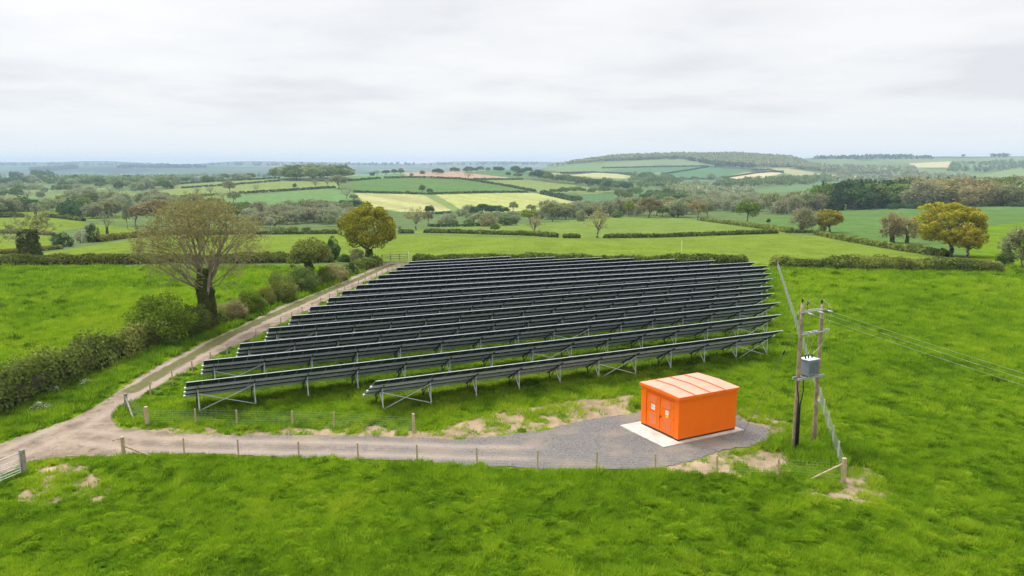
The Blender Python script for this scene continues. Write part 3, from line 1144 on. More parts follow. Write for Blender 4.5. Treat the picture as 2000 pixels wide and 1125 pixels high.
gm, nt, nd, lk = nodemat('pasture_and_fields')
out = N(nt, 'ShaderNodeOutputMaterial')
bs = N(nt, 'ShaderNodeBsdfDiffuse')
at = N(nt, 'ShaderNodeAttribute', attribute_name='col')
geo = N(nt, 'ShaderNodeNewGeometry')
mp = N(nt, 'ShaderNodeMapping')
mp.inputs['Scale'].default_value = (1, .45, 1)
lk.new(geo.outputs['Position'], mp.inputs['Vector'])
n1 = noise(nt, mp.outputs[0], 1.6, 4, .65)
n2 = noise(nt, mp.outputs[0], .16, 4, .6)
n3 = noise(nt, mp.outputs[0], .5, 3, .6)
v = math_(nt, 'MULTIPLY_ADD', step(nt, n1, .25, .75), .44, .80)
v = math_(nt, 'MULTIPLY', v, math_(nt, 'MULTIPLY_ADD', step(nt, n2, .3, .7), .26, .87))
hs = N(nt, 'ShaderNodeHueSaturation')
lk.new(at.outputs['Color'], hs.inputs['Color'])
lk.new(v, hs.inputs['Value'])
lk.new(math_(nt, 'MULTIPLY_ADD', n3, .04, .48), hs.inputs['Hue'])
tus_ = mixc(nt, step(nt, noise(nt, mp.outputs[0], .75, 2, .5), .66, .74), hs.outputs[0], (.035, .075, .010))
lk.new(tus_, bs.inputs['Color'])
bp = N(nt, 'ShaderNodeBump')
bp.inputs['Strength'].default_value = .55
bp.inputs['Distance'].default_value = .35
lk.new(n1, bp.inputs['Height'])
lk.new(bp.outputs[0], bs.inputs['Normal'])
lk.new(bs.outputs[0], out.inputs[0])
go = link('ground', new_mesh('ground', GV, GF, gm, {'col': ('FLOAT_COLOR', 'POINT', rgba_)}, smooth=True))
tag(go, 'rolling green pasture and patchwork fields reaching to the hills', 'ground', kind='structure')

# ------------------------------------------------------------------ farm track and gravel yard
step_ = .19
tx, ty = np.meshgrid(np.arange(-46, 21, step_), np.arange(36, 139, step_))
tm, tstrip = on_track(tx, ty)
tz = .025 + .05 * (fbm(tx / 1.7, ty / 1.7, 3, 51) - .5)
dl = np.minimum(dist_line(LANE, tx, ty), dist_line(SPUR, tx, ty))
rut = np.exp(-((dl - .95) / .38) ** 2)
tz -= .04 * rut
grav = np.clip(sstep(-9, 1.5, tx) * (1 - sstep(58, 66, ty)) + .55 * sstep(-26, -15, tx) * (1 - sstep(50, 54, ty)), 0, 1)
px_, _ = to_px(tx, ty, 0 * tx)
d2 = dist_line(SPUR2, tx, ty)
rut2 = np.exp(-((d2 - .9) / .4) ** 2) * (1 - sstep(0, 3, tx))
midgreen = np.where(tstrip, 1.0, 0.0)
idx = -np.ones(tx.shape, int)
q = tm[:-1, :-1] & tm[1:, :-1] & tm[:-1, 1:] & tm[1:, 1:]
used = np.zeros(tx.shape, bool)
used[:-1, :-1] |= q
used[1:, :-1] |= q
used[:-1, 1:] |= q
used[1:, 1:] |= q
idx[used] = np.arange(used.sum())
TF = np.stack([idx[:-1, :-1][q], idx[:-1, 1:][q], idx[1:, 1:][q], idx[1:, :-1][q]], 1)
TV = np.stack([tx[used], ty[used], tz[used] + zt(tx[used], ty[used])], 1)
tmat, nt, nd, lk = nodemat('track_dirt_and_gravel')
out = N(nt, 'ShaderNodeOutputMaterial')
bs = N(nt, 'ShaderNodeBsdfPrincipled')
bs.inputs['Roughness'].default_value = .95
bs.inputs['Specular IOR Level'].default_value = .15
ag = N(nt, 'ShaderNodeAttribute', attribute_name='gravel')
ar = N(nt, 'ShaderNodeAttribute', attribute_name='rut')
am = N(nt, 'ShaderNodeAttribute', attribute_name='strip')
geo = N(nt, 'ShaderNodeNewGeometry')
P_ = geo.outputs['Position']
n1 = noise(nt, P_, .55, 5, .65)
n2 = noise(nt, P_, 7.0, 3, .7)
n3 = noise(nt, P_, 1.6, 5, .7)
n4 = noise(nt, P_, 16.0, 4, .8)
n5 = noise(nt, P_, .28, 4, .6)
dirt = mixc(nt, step(nt, n1, .35, .65), (.150, .112, .080), (.27, .208, .152))
dirt = mixc(nt, math_(nt, 'MULTIPLY', step(nt, n4, .5, .7), .45), dirt, (.38, .31, .24))
dirt = mixc(nt, step(nt, n3, .56, .66), dirt, (.105, .080, .060))
stone = mixc(nt, step(nt, n4, .32, .68), (.050, .045, .042), (.235, .215, .20))
stone = mixc(nt, step(nt, n5, .48, .62), stone, (.20, .165, .130))
stone = mixc(nt, step(nt, n2, .60, .75), stone, (.25, .235, .225))
gf = math_(nt, 'ADD', ag.outputs['Fac'], math_(nt, 'MULTIPLY_ADD', n3, 1.1, -.55))
c = mixc(nt, step(nt, gf, .25, .75), dirt, stone)
c = mixc(nt, math_(nt, 'MULTIPLY', ar.outputs['Fac'], .62), c, (.33, .265, .205))
c = mixc(nt, math_(nt, 'MULTIPLY', am.outputs['Fac'], step(nt, n3, .2, .45)), c, (.105, .10, .036))
lk.new(c, bs.inputs['Base Color'])
bp = N(nt, 'ShaderNodeBump')
bp.inputs['Strength'].default_value = .8
bp.inputs['Distance'].default_value = .08
lk.new(math_(nt, 'ADD', n2, n3), bp.inputs['Height'])
lk.new(bp.outputs[0], bs.inputs['Normal'])
lk.new(bs.outputs[0], out.inputs[0])
to = link('track', new_mesh('track', TV, TF, tmat, {
    'gravel': ('FLOAT', 'POINT', grav[used]), 'rut': ('FLOAT', 'POINT', np.maximum(rut, rut2)[used]), 'strip': ('FLOAT', 'POINT', midgreen[used])}, smooth=True))
tag(to, 'tan dirt farm track widening into a grey gravel yard', 'track', kind='structure')

# loose stones lying on the yard and the track
stones = bpy.data.collections.new('stones')
smat = simple('loose_stone', (.30, .28, .26), (.11, .10, .095), .9, 0, 40)
for k in range(4):
    d = unit(rng.normal(size=(10, 3)))
    bmv = d * rng.uniform(.7, 1.2, (10, 1)) * np.array((1, .8, .55))
    import bmesh
    bm = bmesh.new()
    for p in bmv:
        bm.verts.new(p)
    bmesh.ops.convex_hull(bm, input=bm.verts)
    me = bpy.data.meshes.new('stone')
    bm.to_mesh(me)
    bm.free()
    me.materials.append(smat)
    stones.objects.link(bpy.data.objects.new('stone', me))
_n = 60000
_X, _Y = rng.uniform(-30, 17, _n), rng.uniform(40, 62, _n)
_ok = on_track(_X, _Y)[0] & (rng.random(_n) < np.clip(sstep(-12, 2, _X) * .8 + .10, 0, 1))
_X, _Y = _X[_ok], _Y[_ok]
_n = len(_X)
sme = bpy.data.meshes.new('gravel')
sme.vertices.add(_n)
sme.vertices.foreach_set('co', np.stack([_X, _Y, zt(_X, _Y) + .03 + .05 * (fbm(_X / 1.7, _Y / 1.7, 3, 51) - .5)], 1).astype(np.float32).ravel())
for k, ty, arr in (('scl', 'FLOAT', .016 + .03 * rng.random(_n) ** 3), ('rz', 'FLOAT', rng.uniform(0, 6.28, _n)), ('pick', 'INT', rng.integers(0, 4, _n))):
    a = sme.attributes.new(k, ty, 'POINT')
    a.data.foreach_set('value', np.asarray(arr, np.int32 if ty == 'INT' else np.float32))
gvo = tag(link('gravel', sme), 'loose grey stones strewn over the yard and the track', 'gravel', kind='stuff')

# ------------------------------------------------------------------ orange cabinet position (needed for the grass too)
CA = math.radians(28)
E1, E2 = np.array((math.cos(CA), math.sin(CA))), np.array((-math.sin(CA), math.cos(CA)))
C0 = np.array((10.24, 45.3))
CL, CW = 4.75, 3.75
SLAB = np.array([C0 - .34 * E1 * 4.0 - .30 * E2, C0 + (CL + .42) * E1 - .30 * E2, C0 + (CL + .42) * E1 + (CW + .4) * E2, C0 - .34 * E1 * 4.0 + (CW + .4) * E2])

# ------------------------------------------------------------------ grass
blade, nt, nd, lk = nodemat('grass_blades')
out = N(nt, 'ShaderNodeOutputMaterial')
ai = N(nt, 'ShaderNodeAttribute', attribute_name='tint', attribute_type='INSTANCER')
af = N(nt, 'ShaderNodeAttribute', attribute_name='bt')
c = ramp(nt, ai.outputs['Fac'], [(0, (.056, .145, .003)), (.3, (.138, .280, .006)), (.65, (.245, .385, .010)), (1, (.345, .43, .022))])
c = mixc(nt, math_(nt, 'MULTIPLY', af.outputs['Fac'], .35), c, (.30, .42, .03))
d = N(nt, 'ShaderNodeBsdfDiffuse')
t = N(nt, 'ShaderNodeBsdfTranslucent')
lk.new(c, d.inputs[0])
lk.new(c, t.inputs[0])
mx = N(nt, 'ShaderNodeMixShader')
mx.inputs[0].default_value = .5
lk.new(d.outputs[0], mx.inputs[1])
lk.new(t.outputs[0], mx.inputs[2])
lk.new(mx.outputs[0], out.inputs[0])

tufts = bpy.data.collections.new('grass_tufts')
for k in range(4):                                   # tall domed tussocks, arching outwards
    n = 110
    a = rng.uniform(0, 2 * PI, n)
    r = .24 * rng.random(n) ** .5
    bx, by = r * np.cos(a), r * np.sin(a)
    hh = rng.uniform(.6, 1.05, n) * (.40 - .75 * r)
    a2 = a + rng.normal(0, .6, n)
    out_ = .04 + hh * rng.uniform(.25, .7, n) + r * .4
    wd = rng.uniform(.013, .026, n)
    px1, py1 = np.cos(a2 + PI / 2) * wd, np.sin(a2 + PI / 2) * wd
    wx_ = .10 * hh / .3                               # all lean a little with the wind
    m1 = np.stack([bx + np.cos(a2) * out_ * .4 + wx_ * .4, by + np.sin(a2) * out_ * .4, hh * .75], 1)
    tip = np.stack([bx + np.cos(a2) * out_ + wx_, by + np.sin(a2) * out_, hh * .86], 1)
    o1 = np.stack([px1, py1, 0 * a], 1)
    b0 = np.stack([bx, by, 0 * a - .05], 1)
    V = np.stack([b0 - o1, b0 + o1, m1 + o1 * .8, m1 - o1 * .8, tip], 1).reshape(-1, 3)
    i5 = np.arange(n)[:, None] * 5
    me = new_mesh('grass_tussock', V, [i5 + np.array([[0, 1, 2, 3]]), i5 + np.array([[3, 2, 4]])], blade, {'bt': ('FLOAT', 'FACE', np.concatenate([rng.random(n)] * 2))})
    tufts.objects.link(bpy.data.objects.new('a_tussock', me))
for k in range(5):
    n = 34
    a = rng.uniform(0, 2 * PI, n)
    r = .20 * rng.random(n) ** .6
    bx, by = r * np.cos(a), r * np.sin(a)
    hh = rng.uniform(.09, .24, n)
    a2 = a + rng.normal(0, .7, n)
    lean = hh * rng.uniform(.25, .95, n)
    wd = rng.uniform(.012, .024, n)
    pa = a2 + PI / 2
    V = np.stack([
        np.stack([bx - np.cos(pa) * wd, by - np.sin(pa) * wd, 0 * a - .03], 1),
        np.stack([bx + np.cos(pa) * wd, by + np.sin(pa) * wd, 0 * a - .03], 1),
        np.stack([bx + np.cos(a2) * lean, by + np.sin(a2) * lean, hh], 1)], 1).reshape(-1, 3)
    me = new_mesh('grass_tuft', V, np.arange(3 * n).reshape(n, 3), blade, {'bt': ('FLOAT', 'FACE', rng.random(n))})
    tufts.objects.link(bpy.data.objects.new('b_tuft', me))

gp, gs, gt, gk = [], [], [], []
for (ya, yb, dens, sc) in ((19, 26, 26, .95), (26, 38, 30, .95), (38, 50, 24, 1.05), (50, 64, 13, 1.35), (64, 82, 7, 1.7), (82, 104, 3.5, 2.1), (104, 128, 1.6, 2.5),
                           (20, 44, -4.5, .72), (44, 64, -2.6, .85), (64, 90, -1.0, 1.05), (90, 126, -.3, 1.3), (55, 126, -.035, -2.0), (26, 60, -.16, -.85)):
    tall = dens < 0
    dark = sc < 0
    dens, sc = abs(dens), abs(sc)
    n = int(.97 * (yb * yb - ya * ya) * dens)
    Y = np.sqrt(rng.uniform(ya * ya, yb * yb, n))
    X = rng.uniform(-.97, .97, n) * Y
    m, stp = on_track(X, Y)
    for _dx, _dy in ((.28, 0), (-.28, 0), (0, .28), (0, -.28)):
        m |= on_track(X + _dx, Y + _dy)[0] & (rng.random(n) < .75)
    so = soil_mask(X, Y)
    keep = ~m & (rng.random(n) > so * .92)
    keep |= stp & (rng.random(n) < .35)
    keep &= ~pip(SLAB, X, Y)
    if tall:
        keep &= (fbm(X / 1.9, Y / 1.9, 3, 77) > .47) & (rng.random(n) > 4 * so) & ~m
    X, Y, stp = X[keep], Y[keep], stp[keep]
    n = len(X)
    g = fbm(X / .85, Y / .85, 3, 71)
    tint = .43 + .8 * (fbm(X / 9, Y / 9, 4, 81) - .5) + .7 * (g - .5) + .5 * (fbm(X / 1.6, Y / 2.2, 3, 82) - .5) + rng.normal(0, .17, n)
    size_strip = np.where(stp, .45, 1.0)
    x2, y2 = wob(X, Y, 1.4, 2.2, 46)
    for p in SOILS:
        tint[pip(p, x2, y2)] += .22
    vd = dist_line(TRACK[:13], X, Y)
    verge = (X < -8) & (vd < 3.2)
    size = sc * (.55 + .9 * g) * rng.uniform(.75, 1.25, n)
    size[verge] *= 1.25
    tint[verge] -= .18
    size *= size_strip
    size[(dist_line(LANE, X, Y) < 3.6) & (X > np.interp(Y, LANE[:, 1], LANE[:, 0]))] *= .5
    pole = np.hypot(X - 18.4, Y - 44.0) < 3.0
    size[pole] *= 1.7
    tint[pole] -= .3
    if tall:
        tint += rng.normal(-.08, .14, n)
        size = sc * rng.uniform(.55, 1.25, n)
    if dark:
        tint = rng.uniform(-.1, .12, n)
    gk.append(rng.integers(0, 4, n) if tall else rng.integers(4, 9, n))
    gp.append(np.stack([X, Y, zt(X, Y)], 1))
    gs.append(size)
    gt.append(np.clip(tint, 0, 1))
gp, gs, gt, gk = np.concatenate(gp), np.concatenate(gs), np.concatenate(gt), np.concatenate(gk)
# height of the tussocky sheet under each tuft
yi = np.clip(np.searchsorted(Yr, gp[:, 1]) - 1, 0, nr - 2)
ui = np.clip(np.searchsorted(Ur, gp[:, 0] / gp[:, 1]) - 1, 0, NC - 2)
fy_ = np.clip((gp[:, 1] - Yr[yi]) / (Yr[yi + 1] - Yr[yi]), 0, 1)
gp[:, 2] = GZ[yi, ui] * (1 - fy_) + GZ[yi + 1, ui] * fy_
gme = bpy.data.meshes.new('grass')
gme.vertices.add(len(gp))
gme.vertices.foreach_set('co', gp.astype(np.float32).ravel())
for k, ty, arr in (('scl', 'FLOAT', gs), ('tint', 'FLOAT', gt), ('rz', 'FLOAT', rng.uniform(0, 6.28, len(gp))), ('pick', 'INT', gk)):
    a = gme.attributes.new(k, ty, 'POINT')
    a.data.foreach_set('value', np.asarray(arr, np.int32 if ty == 'INT' else np.float32))
gro = link('grass', gme)
tag(gro, 'tufted bright green grass growing over the near fields', 'grass', kind='stuff')


def scatter_nodes(name, coll):
    ng = bpy.data.node_groups.new(name, 'GeometryNodeTree')
    ng.interface.new_socket('Geometry', in_out='INPUT', socket_type='NodeSocketGeometry')
    ng.interface.new_socket('Geometry', in_out='OUTPUT', socket_type='NodeSocketGeometry')
    gi, gout = ng.nodes.new('NodeGroupInput'), ng.nodes.new('NodeGroupOutput')
    ip = ng.nodes.new('GeometryNodeInstanceOnPoints')
    cinf = ng.nodes.new('GeometryNodeCollectionInfo')
    cinf.inputs['Collection'].default_value = coll
    cinf.inputs['Separate Children'].default_value = True
    cinf.inputs['Reset Children'].default_value = True

    def named(nm, ty):
        n = ng.nodes.new('GeometryNodeInputNamedAttribute')
        n.data_type = ty
        n.inputs['Name'].default_value = nm
        return n.outputs['Attribute']

    cx = ng.nodes.new('ShaderNodeCombineXYZ')
    ng.links.new(named('rz', 'FLOAT'), cx.inputs[2])
    ng.links.new(gi.outputs[0], ip.inputs['Points'])
    ng.links.new(cinf.outputs[0], ip.inputs['Instance'])
    ip.inputs['Pick Instance'].default_value = True
    ng.links.new(named('pick', 'INT'), ip.inputs['Instance Index'])
    ng.links.new(cx.outputs[0], ip.inputs['Rotation'])
    ng.links.new(named('scl', 'FLOAT'), ip.inputs['Scale'])
    ng.links.new(ip.outputs[0], gout.inputs[0])
    return ng


gro.modifiers.new('scatter', 'NODES').node_group = scatter_nodes('grass_scatter', tufts)
gvo.modifiers.new('scatter', 'NODES').node_group = scatter_nodes('gravel_scatter', stones)
# ------------------------------------------------------------------ solar farm
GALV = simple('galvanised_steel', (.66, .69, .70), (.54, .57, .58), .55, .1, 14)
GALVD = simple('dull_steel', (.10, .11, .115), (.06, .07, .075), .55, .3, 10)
ALU = simple('aluminium_edge', (.76, .78, .79), (.66, .68, .70), .4, .1, 10)
FRAMEG = simple('frame_grey', (.30, .32, .33), (.22, .24, .25), .5, .1)
BACK = simple('panel_back', (.015, .033, .039), (.023, .045, .051), .6, 0, 3, .15)
GLASS = simple('panel_glass', (.012, .016, .03), (.016, .020, .036), .12, 0, 3, .6)
HT, HB, PD = 2.5, .73, 3.2                       # high edge, low edge, depth on plan
SL = math.hypot(HT - HB, PD)
TA = math.atan2(HT - HB, PD)


def on_slope(x, t, off=0.0):
    """point on a table: x along the row, t down the slope (0 high edge .. 1 low edge), off below it"""
    return np.array((x, PD * t - off * math.sin(TA), HT - (HT - HB) * t - off * math.cos(TA)))


def panel_mesh(w):
    mb = MB()
    g = .012
    R = Matrix.Rotation(-TA, 3, 'X')
    for a, b in ((.004, .497), (.503, .996)):
        c = on_slope(0, (a + b) / 2)
        mb.box(c, (w - g, SL * (b - a), .022), 0, R)                    # backsheet
        mb.box(on_slope(0, (a + b) / 2, -.014), (w - g - .03, SL * (b - a) - .03, .006), 2, R)   # cells and glass
        for sx in (-1, 1):
            mb.box(on_slope(sx * (w / 2 - g / 2 - .008), (a + b) / 2, .002), (.018, SL * (b - a), .040), 4, R)
        mb.box(on_slope(0, b - .004, .002), (w - g - .032, .016, .040), 3, R)
    mb.box(on_slope(0, .0015, .0), (w - g, .030, .048), 1, R)            # bright upper frame edge
    return mb.mesh('solar_panel', [BACK, ALU, GLASS, GALVD, FRAMEG])


def post_mesh(h, w, m, name):
    mb = MB()
    mb.box((0, 0, h / 2 - .1), (w, .012, h + .2), 0)
    mb.box((-w / 2 + .006, .03, h / 2 - .1), (.012, .05, h + .2), 0)
    mb.box((w / 2 - .006, .03, h / 2 - .1), (.012, .05, h + .2), 0)
    return mb.mesh(name, m)


ROWS = [((733.6, 744.5), (1529, 645.5)), ((363.6, 746.9), (1525.6, 614)), ((398, 704), (1522.6, 590.8)), ((469, 671), (1511.8, 572.9)),
        ((525.4, 640.4), (1510.8, 558.4)), ((570.4, 616.4), (1509, 544.2)), ((607, 599), (1507, 533.7)), ((643, 581.6), (1503, 524.9)),
        ((669.4, 568.4), (1500.3, 518.2)), ((697.6, 557), (1476, 512)), ((721.6, 547.1), (1396.6, 508.6)), ((741.4, 537.5), (1317.9, 506)),
        ((761.5, 530), (1238.8, 504)), ((776.5, 522.5), (1176, 502.3)), ((791.5, 516.5), (1084, 501.6)), ((800.5, 511), (998, 500.3))]
ORD = ['nearest', 'second', 'third', 'fourth', 'fifth', 'sixth', 'seventh', 'eighth', 'ninth', 'tenth', 'eleventh', 'twelfth', 'thirteenth', 'fourteenth', 'fifteenth', 'farthest']
t_rear, t_front = .31, .84
z_rear, z_front = on_slope(0, t_rear, .30)[2], on_slope(0, t_front, .30)[2]
REAR = post_mesh(z_rear + .05, .06, GALV, 'rear_post')
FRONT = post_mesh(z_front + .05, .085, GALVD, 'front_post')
mb = MB()
mb.bar(on_slope(0, .20, .24), on_slope(0, .97, .24), .055, .11)
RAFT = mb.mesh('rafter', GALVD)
mb = MB()
mb.bar((.05, PD * t_rear, .16), on_slope(.05, .62, .30), .05, .05)
STRUT = mb.mesh('strut', GALV)
mb = MB()
mb.bar((-.05, PD * t_front, .10), on_slope(-.05, .56, .30), .045, .045)
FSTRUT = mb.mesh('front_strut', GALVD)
for i, ((xl, yl), (xr, yr)) in enumerate(ROWS):
    L_, R_ = np.array(flat(xl, yl, HT)), np.array(flat(xr, yr, HT))
    Ln = float(np.linalg.norm(R_ - L_))
    an = math.atan2(R_[1] - L_[1], R_[0] - L_[0])
    lab = '%s solar panel row counted from the orange cabinet' % ORD[i]
    if i == 0:
        lab = 'short solar panel row nearest the orange cabinet, its posts fully in view'
    elif i == 1:
        lab = 'long second solar panel row whose left end stands behind the wire fence'
    elif i == 15:
        lab = 'shortest and farthest solar panel row, beside the back hedge'
    root = tag(empty('solar_panel_row', (L_[0], L_[1], 0), an), lab, 'solar panels', 'rows of ground-mounted solar panels')
    n = max(6, min(99, int(round(Ln / 1.05))))
    w = Ln / n
    pm = panel_mesh(w)
    for k in range(n):
        link('solar_panel', pm, root, ((k + .5) * w, 0, 0))
    for t in (.335, .665, .965):
        mb = MB()
        mb.bar(on_slope(-.10, t, .105), on_slope(Ln + .06, t, .105), .10, .16, 0, (0, -math.sin(TA), math.cos(TA)))
        mb.box(on_slope(-.106, t, .105), (.012, .11, .17), 1, Matrix.Rotation(-TA, 3, 'X'))
        mb.build('purlin', [GALV, ALU], root)
    nf = max(3, int(round((Ln - 1.4) / 3.65)) + 1)
    xs = np.linspace(.75, Ln - .75, nf)
    for x in xs:
        link('rear_post', REAR, root, (x, PD * t_rear, 0))
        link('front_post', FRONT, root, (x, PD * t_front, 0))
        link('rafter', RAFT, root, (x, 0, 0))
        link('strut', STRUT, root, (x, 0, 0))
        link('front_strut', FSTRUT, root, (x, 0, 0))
    bays = [0, nf - 2] + ([nf // 2 + 0] if nf > 7 else [])
    for b in bays:
        mb = MB()
        y = PD * t_rear - .02
        mb.bar((xs[b], y, .12), (xs[b + 1], y, z_rear - .15), .05, .012, 0, (0, 1, 0))
        mb.bar((xs[b], y - .016, z_rear - .35), (xs[b + 1], y - .016, .12), .05, .012, 0, (0, 1, 0))
        mb.build('cross_brace', GALV, root)

# ------------------------------------------------------------------ concrete pad and orange cabinet
CONC = simple('pale_concrete', (.55, .505, .44), (.40, .36, .31), .85, 0, 1.3, .2, .2)
mb = MB()
SV = [(p[0], p[1], z) for z in (-.1, .085) for p in SLAB]
mb.add(SV, [(3, 2, 1, 0), (4, 5, 6, 7), (0, 1, 5, 4), (1, 2, 6, 5), (2, 3, 7, 6), (3, 0, 4, 7)])
so_ = mb.mesh('concrete_pad', CONC)
tag(link('concrete_pad', so_), 'pale concrete pad under the orange cabinet', 'concrete pad', kind='structure')


def paint(name, c1, c2, rough):
    m, nt, nd, lk = nodemat(name)
    out = N(nt, 'ShaderNodeOutputMaterial')
    bs = N(nt, 'ShaderNodeBsdfPrincipled')
    tc = N(nt, 'ShaderNodeTexCoord')
    f = noise(nt, tc.outputs['Object'], 1.1, 5, .6)
    f2 = noise(nt, tc.outputs['Object'], 30, 2, .5)
    lk.new(mixc(nt, step(nt, f, .3, .7), c1, c2), bs.inputs['Base Color'])
    bs.inputs['Roughness'].default_value = rough
    bs.inputs['Specular IOR Level'].default_value = .25
    bp = N(nt, 'ShaderNodeBump')
    bp.inputs['Strength'].default_value = .06
    bp.inputs['Distance'].default_value = .01
    lk.new(math_(nt, 'ADD', f, math_(nt, 'MULTIPLY', f2, .3)), bp.inputs['Height'])
    lk.new(bp.outputs[0], bs.inputs['Normal'])
    lk.new(bs.outputs[0], out.inputs[0])
    return m


ORANGE = paint('orange_paint', (.88, .158, .001), (.84, .148, .001), .42)
ORROOF = paint('faded_sheen_roof', (.70, .30, .20), (.62, .25, .16), .34)  # faded orange, with pale sky sheen mixed into the base colour
ORDARK = paint('dark_orange', (.58, .078, .002), (.52, .068, .002), .5)  # darker orange for the painted door-gap shade and the roof ribs
ORPALE = paint('orange_louvre', (.78, .20, .055), (.72, .17, .04), .5)
PLINTH = simple('plinth', (.05, .035, .03), None, .8)
WHITE = simple('white_plastic', (.78, .78, .76), (.72, .72, .70), .5)
YELLOW = simple('yellow_plastic', (.80, .55, .04), (.75, .48, .03), .5)
INK = simple('print', (.25, .26, .28), None, .6)
DARK = simple('dark_metal', (.04, .035, .03), None, .5)

cab = tag(empty('electrical_cabinet', (C0[0], C0[1], .085), CA), 'large orange electrical cabinet with ribbed roof and double doors on concrete', 'cabinet')
ZB, ZW = .12, 2.66                                   # plinth top, wall top
mb = MB()
mb.box((CL / 2, CW / 2, ZB / 2), (CL - .08, CW - .08, ZB))
mb.build('plinth', PLINTH, cab)
mb = MB()
d0, d1, dt = .45, 3.22, 2.42                         # door opening along the left face, its top
mb.box((.10 + (CL - .10) / 2, CW / 2, (ZB + ZW) / 2), (CL - .10, CW - .006, ZW - ZB), 0)
mb.box((.05, d0 / 2, (ZB + ZW) / 2), (.1, d0, ZW - ZB), 0)
mb.box((.05, (d1 + CW) / 2, (ZB + ZW) / 2), (.1, CW - d1, ZW - ZB), 0)
mb.box((.05, (d0 + d1) / 2, (dt + ZW) / 2), (.1, d1 - d0, ZW - dt), 0)
mb.box((-.02, (d0 + d1) / 2, dt + .05), (.04, d1 - d0 + .1, .03), 0)      # drip rail over the doors
wl_ = mb.build('wall', ORANGE, cab)
mod = wl_.modifiers.new('bevel', 'BEVEL')
mod.width = .012
mod.segments = 2
dw = (d1 - d0) / 2
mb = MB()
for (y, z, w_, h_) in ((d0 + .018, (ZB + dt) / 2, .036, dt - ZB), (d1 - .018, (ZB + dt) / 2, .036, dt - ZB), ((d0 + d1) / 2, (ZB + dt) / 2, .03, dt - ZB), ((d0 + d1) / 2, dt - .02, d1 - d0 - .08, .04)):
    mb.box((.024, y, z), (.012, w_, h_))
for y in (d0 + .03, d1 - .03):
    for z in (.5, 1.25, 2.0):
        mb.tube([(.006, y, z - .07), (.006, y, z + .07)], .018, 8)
mb.build('gap_shade_and_hinges', ORDARK, cab)  # dark bars stand for the shaded gaps round the leaves, plus hinges
for k, y0 in enumerate((d0, d0 + dw)):               # k=0 is the near leaf
    mb = MB()
    mb.box((.055, y0 + dw / 2, (ZB + dt) / 2 + .01), (.05, dw - .02, dt - ZB - .03))
    dr = mb.build('door', ORANGE, cab)
    for zc, hz in ((2.0, .46), (.74, .78)):
        mb = MB()
        mb.box((.027, y0 + dw / 2, zc), (.008, dw * .56, hz), 0)
        for j in range(int(hz / .055)):
            mb.box((.018, y0 + dw / 2, zc - hz / 2 + .035 + j * .055), (.022, dw * .52, .026), 1, Matrix.Rotation(.5, 3, 'Y'))
        mb.build('louvre', [ORPALE, ORPALE], dr)
    if k == 0:
        mb = MB()
        mb.box((.024, y0 + dw * .5, 1.52), (.012, .30, .25), 0)
        mb.box((.024, y0 + dw * .5, 1.28), (.012, .30, .22), 1)
        for (a, b, ww, h2) in ((-.03, 1.55, .10, .02), (0, 1.51, .05, .05), (.05, 1.53, .018, .08)):
            mb.box((.0165, y0 + dw * .5 - a, b), (.004, ww, h2), 2)
        mb.build('warning_sign', [WHITE, YELLOW, INK], dr)
        mb = MB()
        mb.lathe((.02, d0 + dw - .12, 1.12), [(.045, 0), (.045, .05), (.02, .06), (.02, .12)], 10, 0, (-1, 0, 0))
        mb.bar((-.08, d0 + dw - .12, 1.13), (-.08, d0 + dw - .12, .98), .03, .03)
        mb.build('handle', DARK, dr)
    else:
        mb = MB()
        mb.box((.024, y0 + dw * .5, 1.50), (.012, .38, .34), 0)
        for (a, b, ww, h2) in ((-.08, 1.53, .02, .10), (-.03, 1.51, .02, .12), (.02, 1.55, .07, .02), (.05, 1.50, .02, .10), (.02, 1.45, .06, .02)):
            mb.box((.0165, y0 + dw * .5 - a, b), (.004, ww, h2), 1)
        mb.build('notice_sign', [WHITE, INK], dr)
mb = MB()
o_ = .11
za, zb = ZW - .02, ZW + .17
mb.box((CL / 2, CW / 2, (za + zb) / 2), (CL + 2 * o_, CW + 2 * o_, zb - za), 0)
x0, x1, y0, y1 = -o_ + .01, CL + o_ - .01, -o_ + .01, CW + o_ - .01
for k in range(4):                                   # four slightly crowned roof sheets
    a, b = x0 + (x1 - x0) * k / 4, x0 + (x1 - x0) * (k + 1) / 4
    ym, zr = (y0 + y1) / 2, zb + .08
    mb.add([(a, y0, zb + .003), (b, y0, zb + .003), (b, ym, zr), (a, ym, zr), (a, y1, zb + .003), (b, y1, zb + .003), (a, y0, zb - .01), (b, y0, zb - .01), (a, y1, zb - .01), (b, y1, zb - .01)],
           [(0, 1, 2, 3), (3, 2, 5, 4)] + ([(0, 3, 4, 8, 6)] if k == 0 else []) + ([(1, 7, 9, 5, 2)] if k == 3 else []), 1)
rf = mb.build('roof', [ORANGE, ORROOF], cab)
for k in range(1, 4):
    a = x0 + (x1 - x0) * k / 4
    mb = MB()
    ym = (y0 + y1) / 2
    mb.bar((a, y0 + .01, zb + .022), (a, ym, zb + .100), .045, .045)
    mb.bar((a, ym, zb + .100), (a, y1 - .01, zb + .022), .045, .045)
    mb.build('roof_rib', ORDARK, rf)

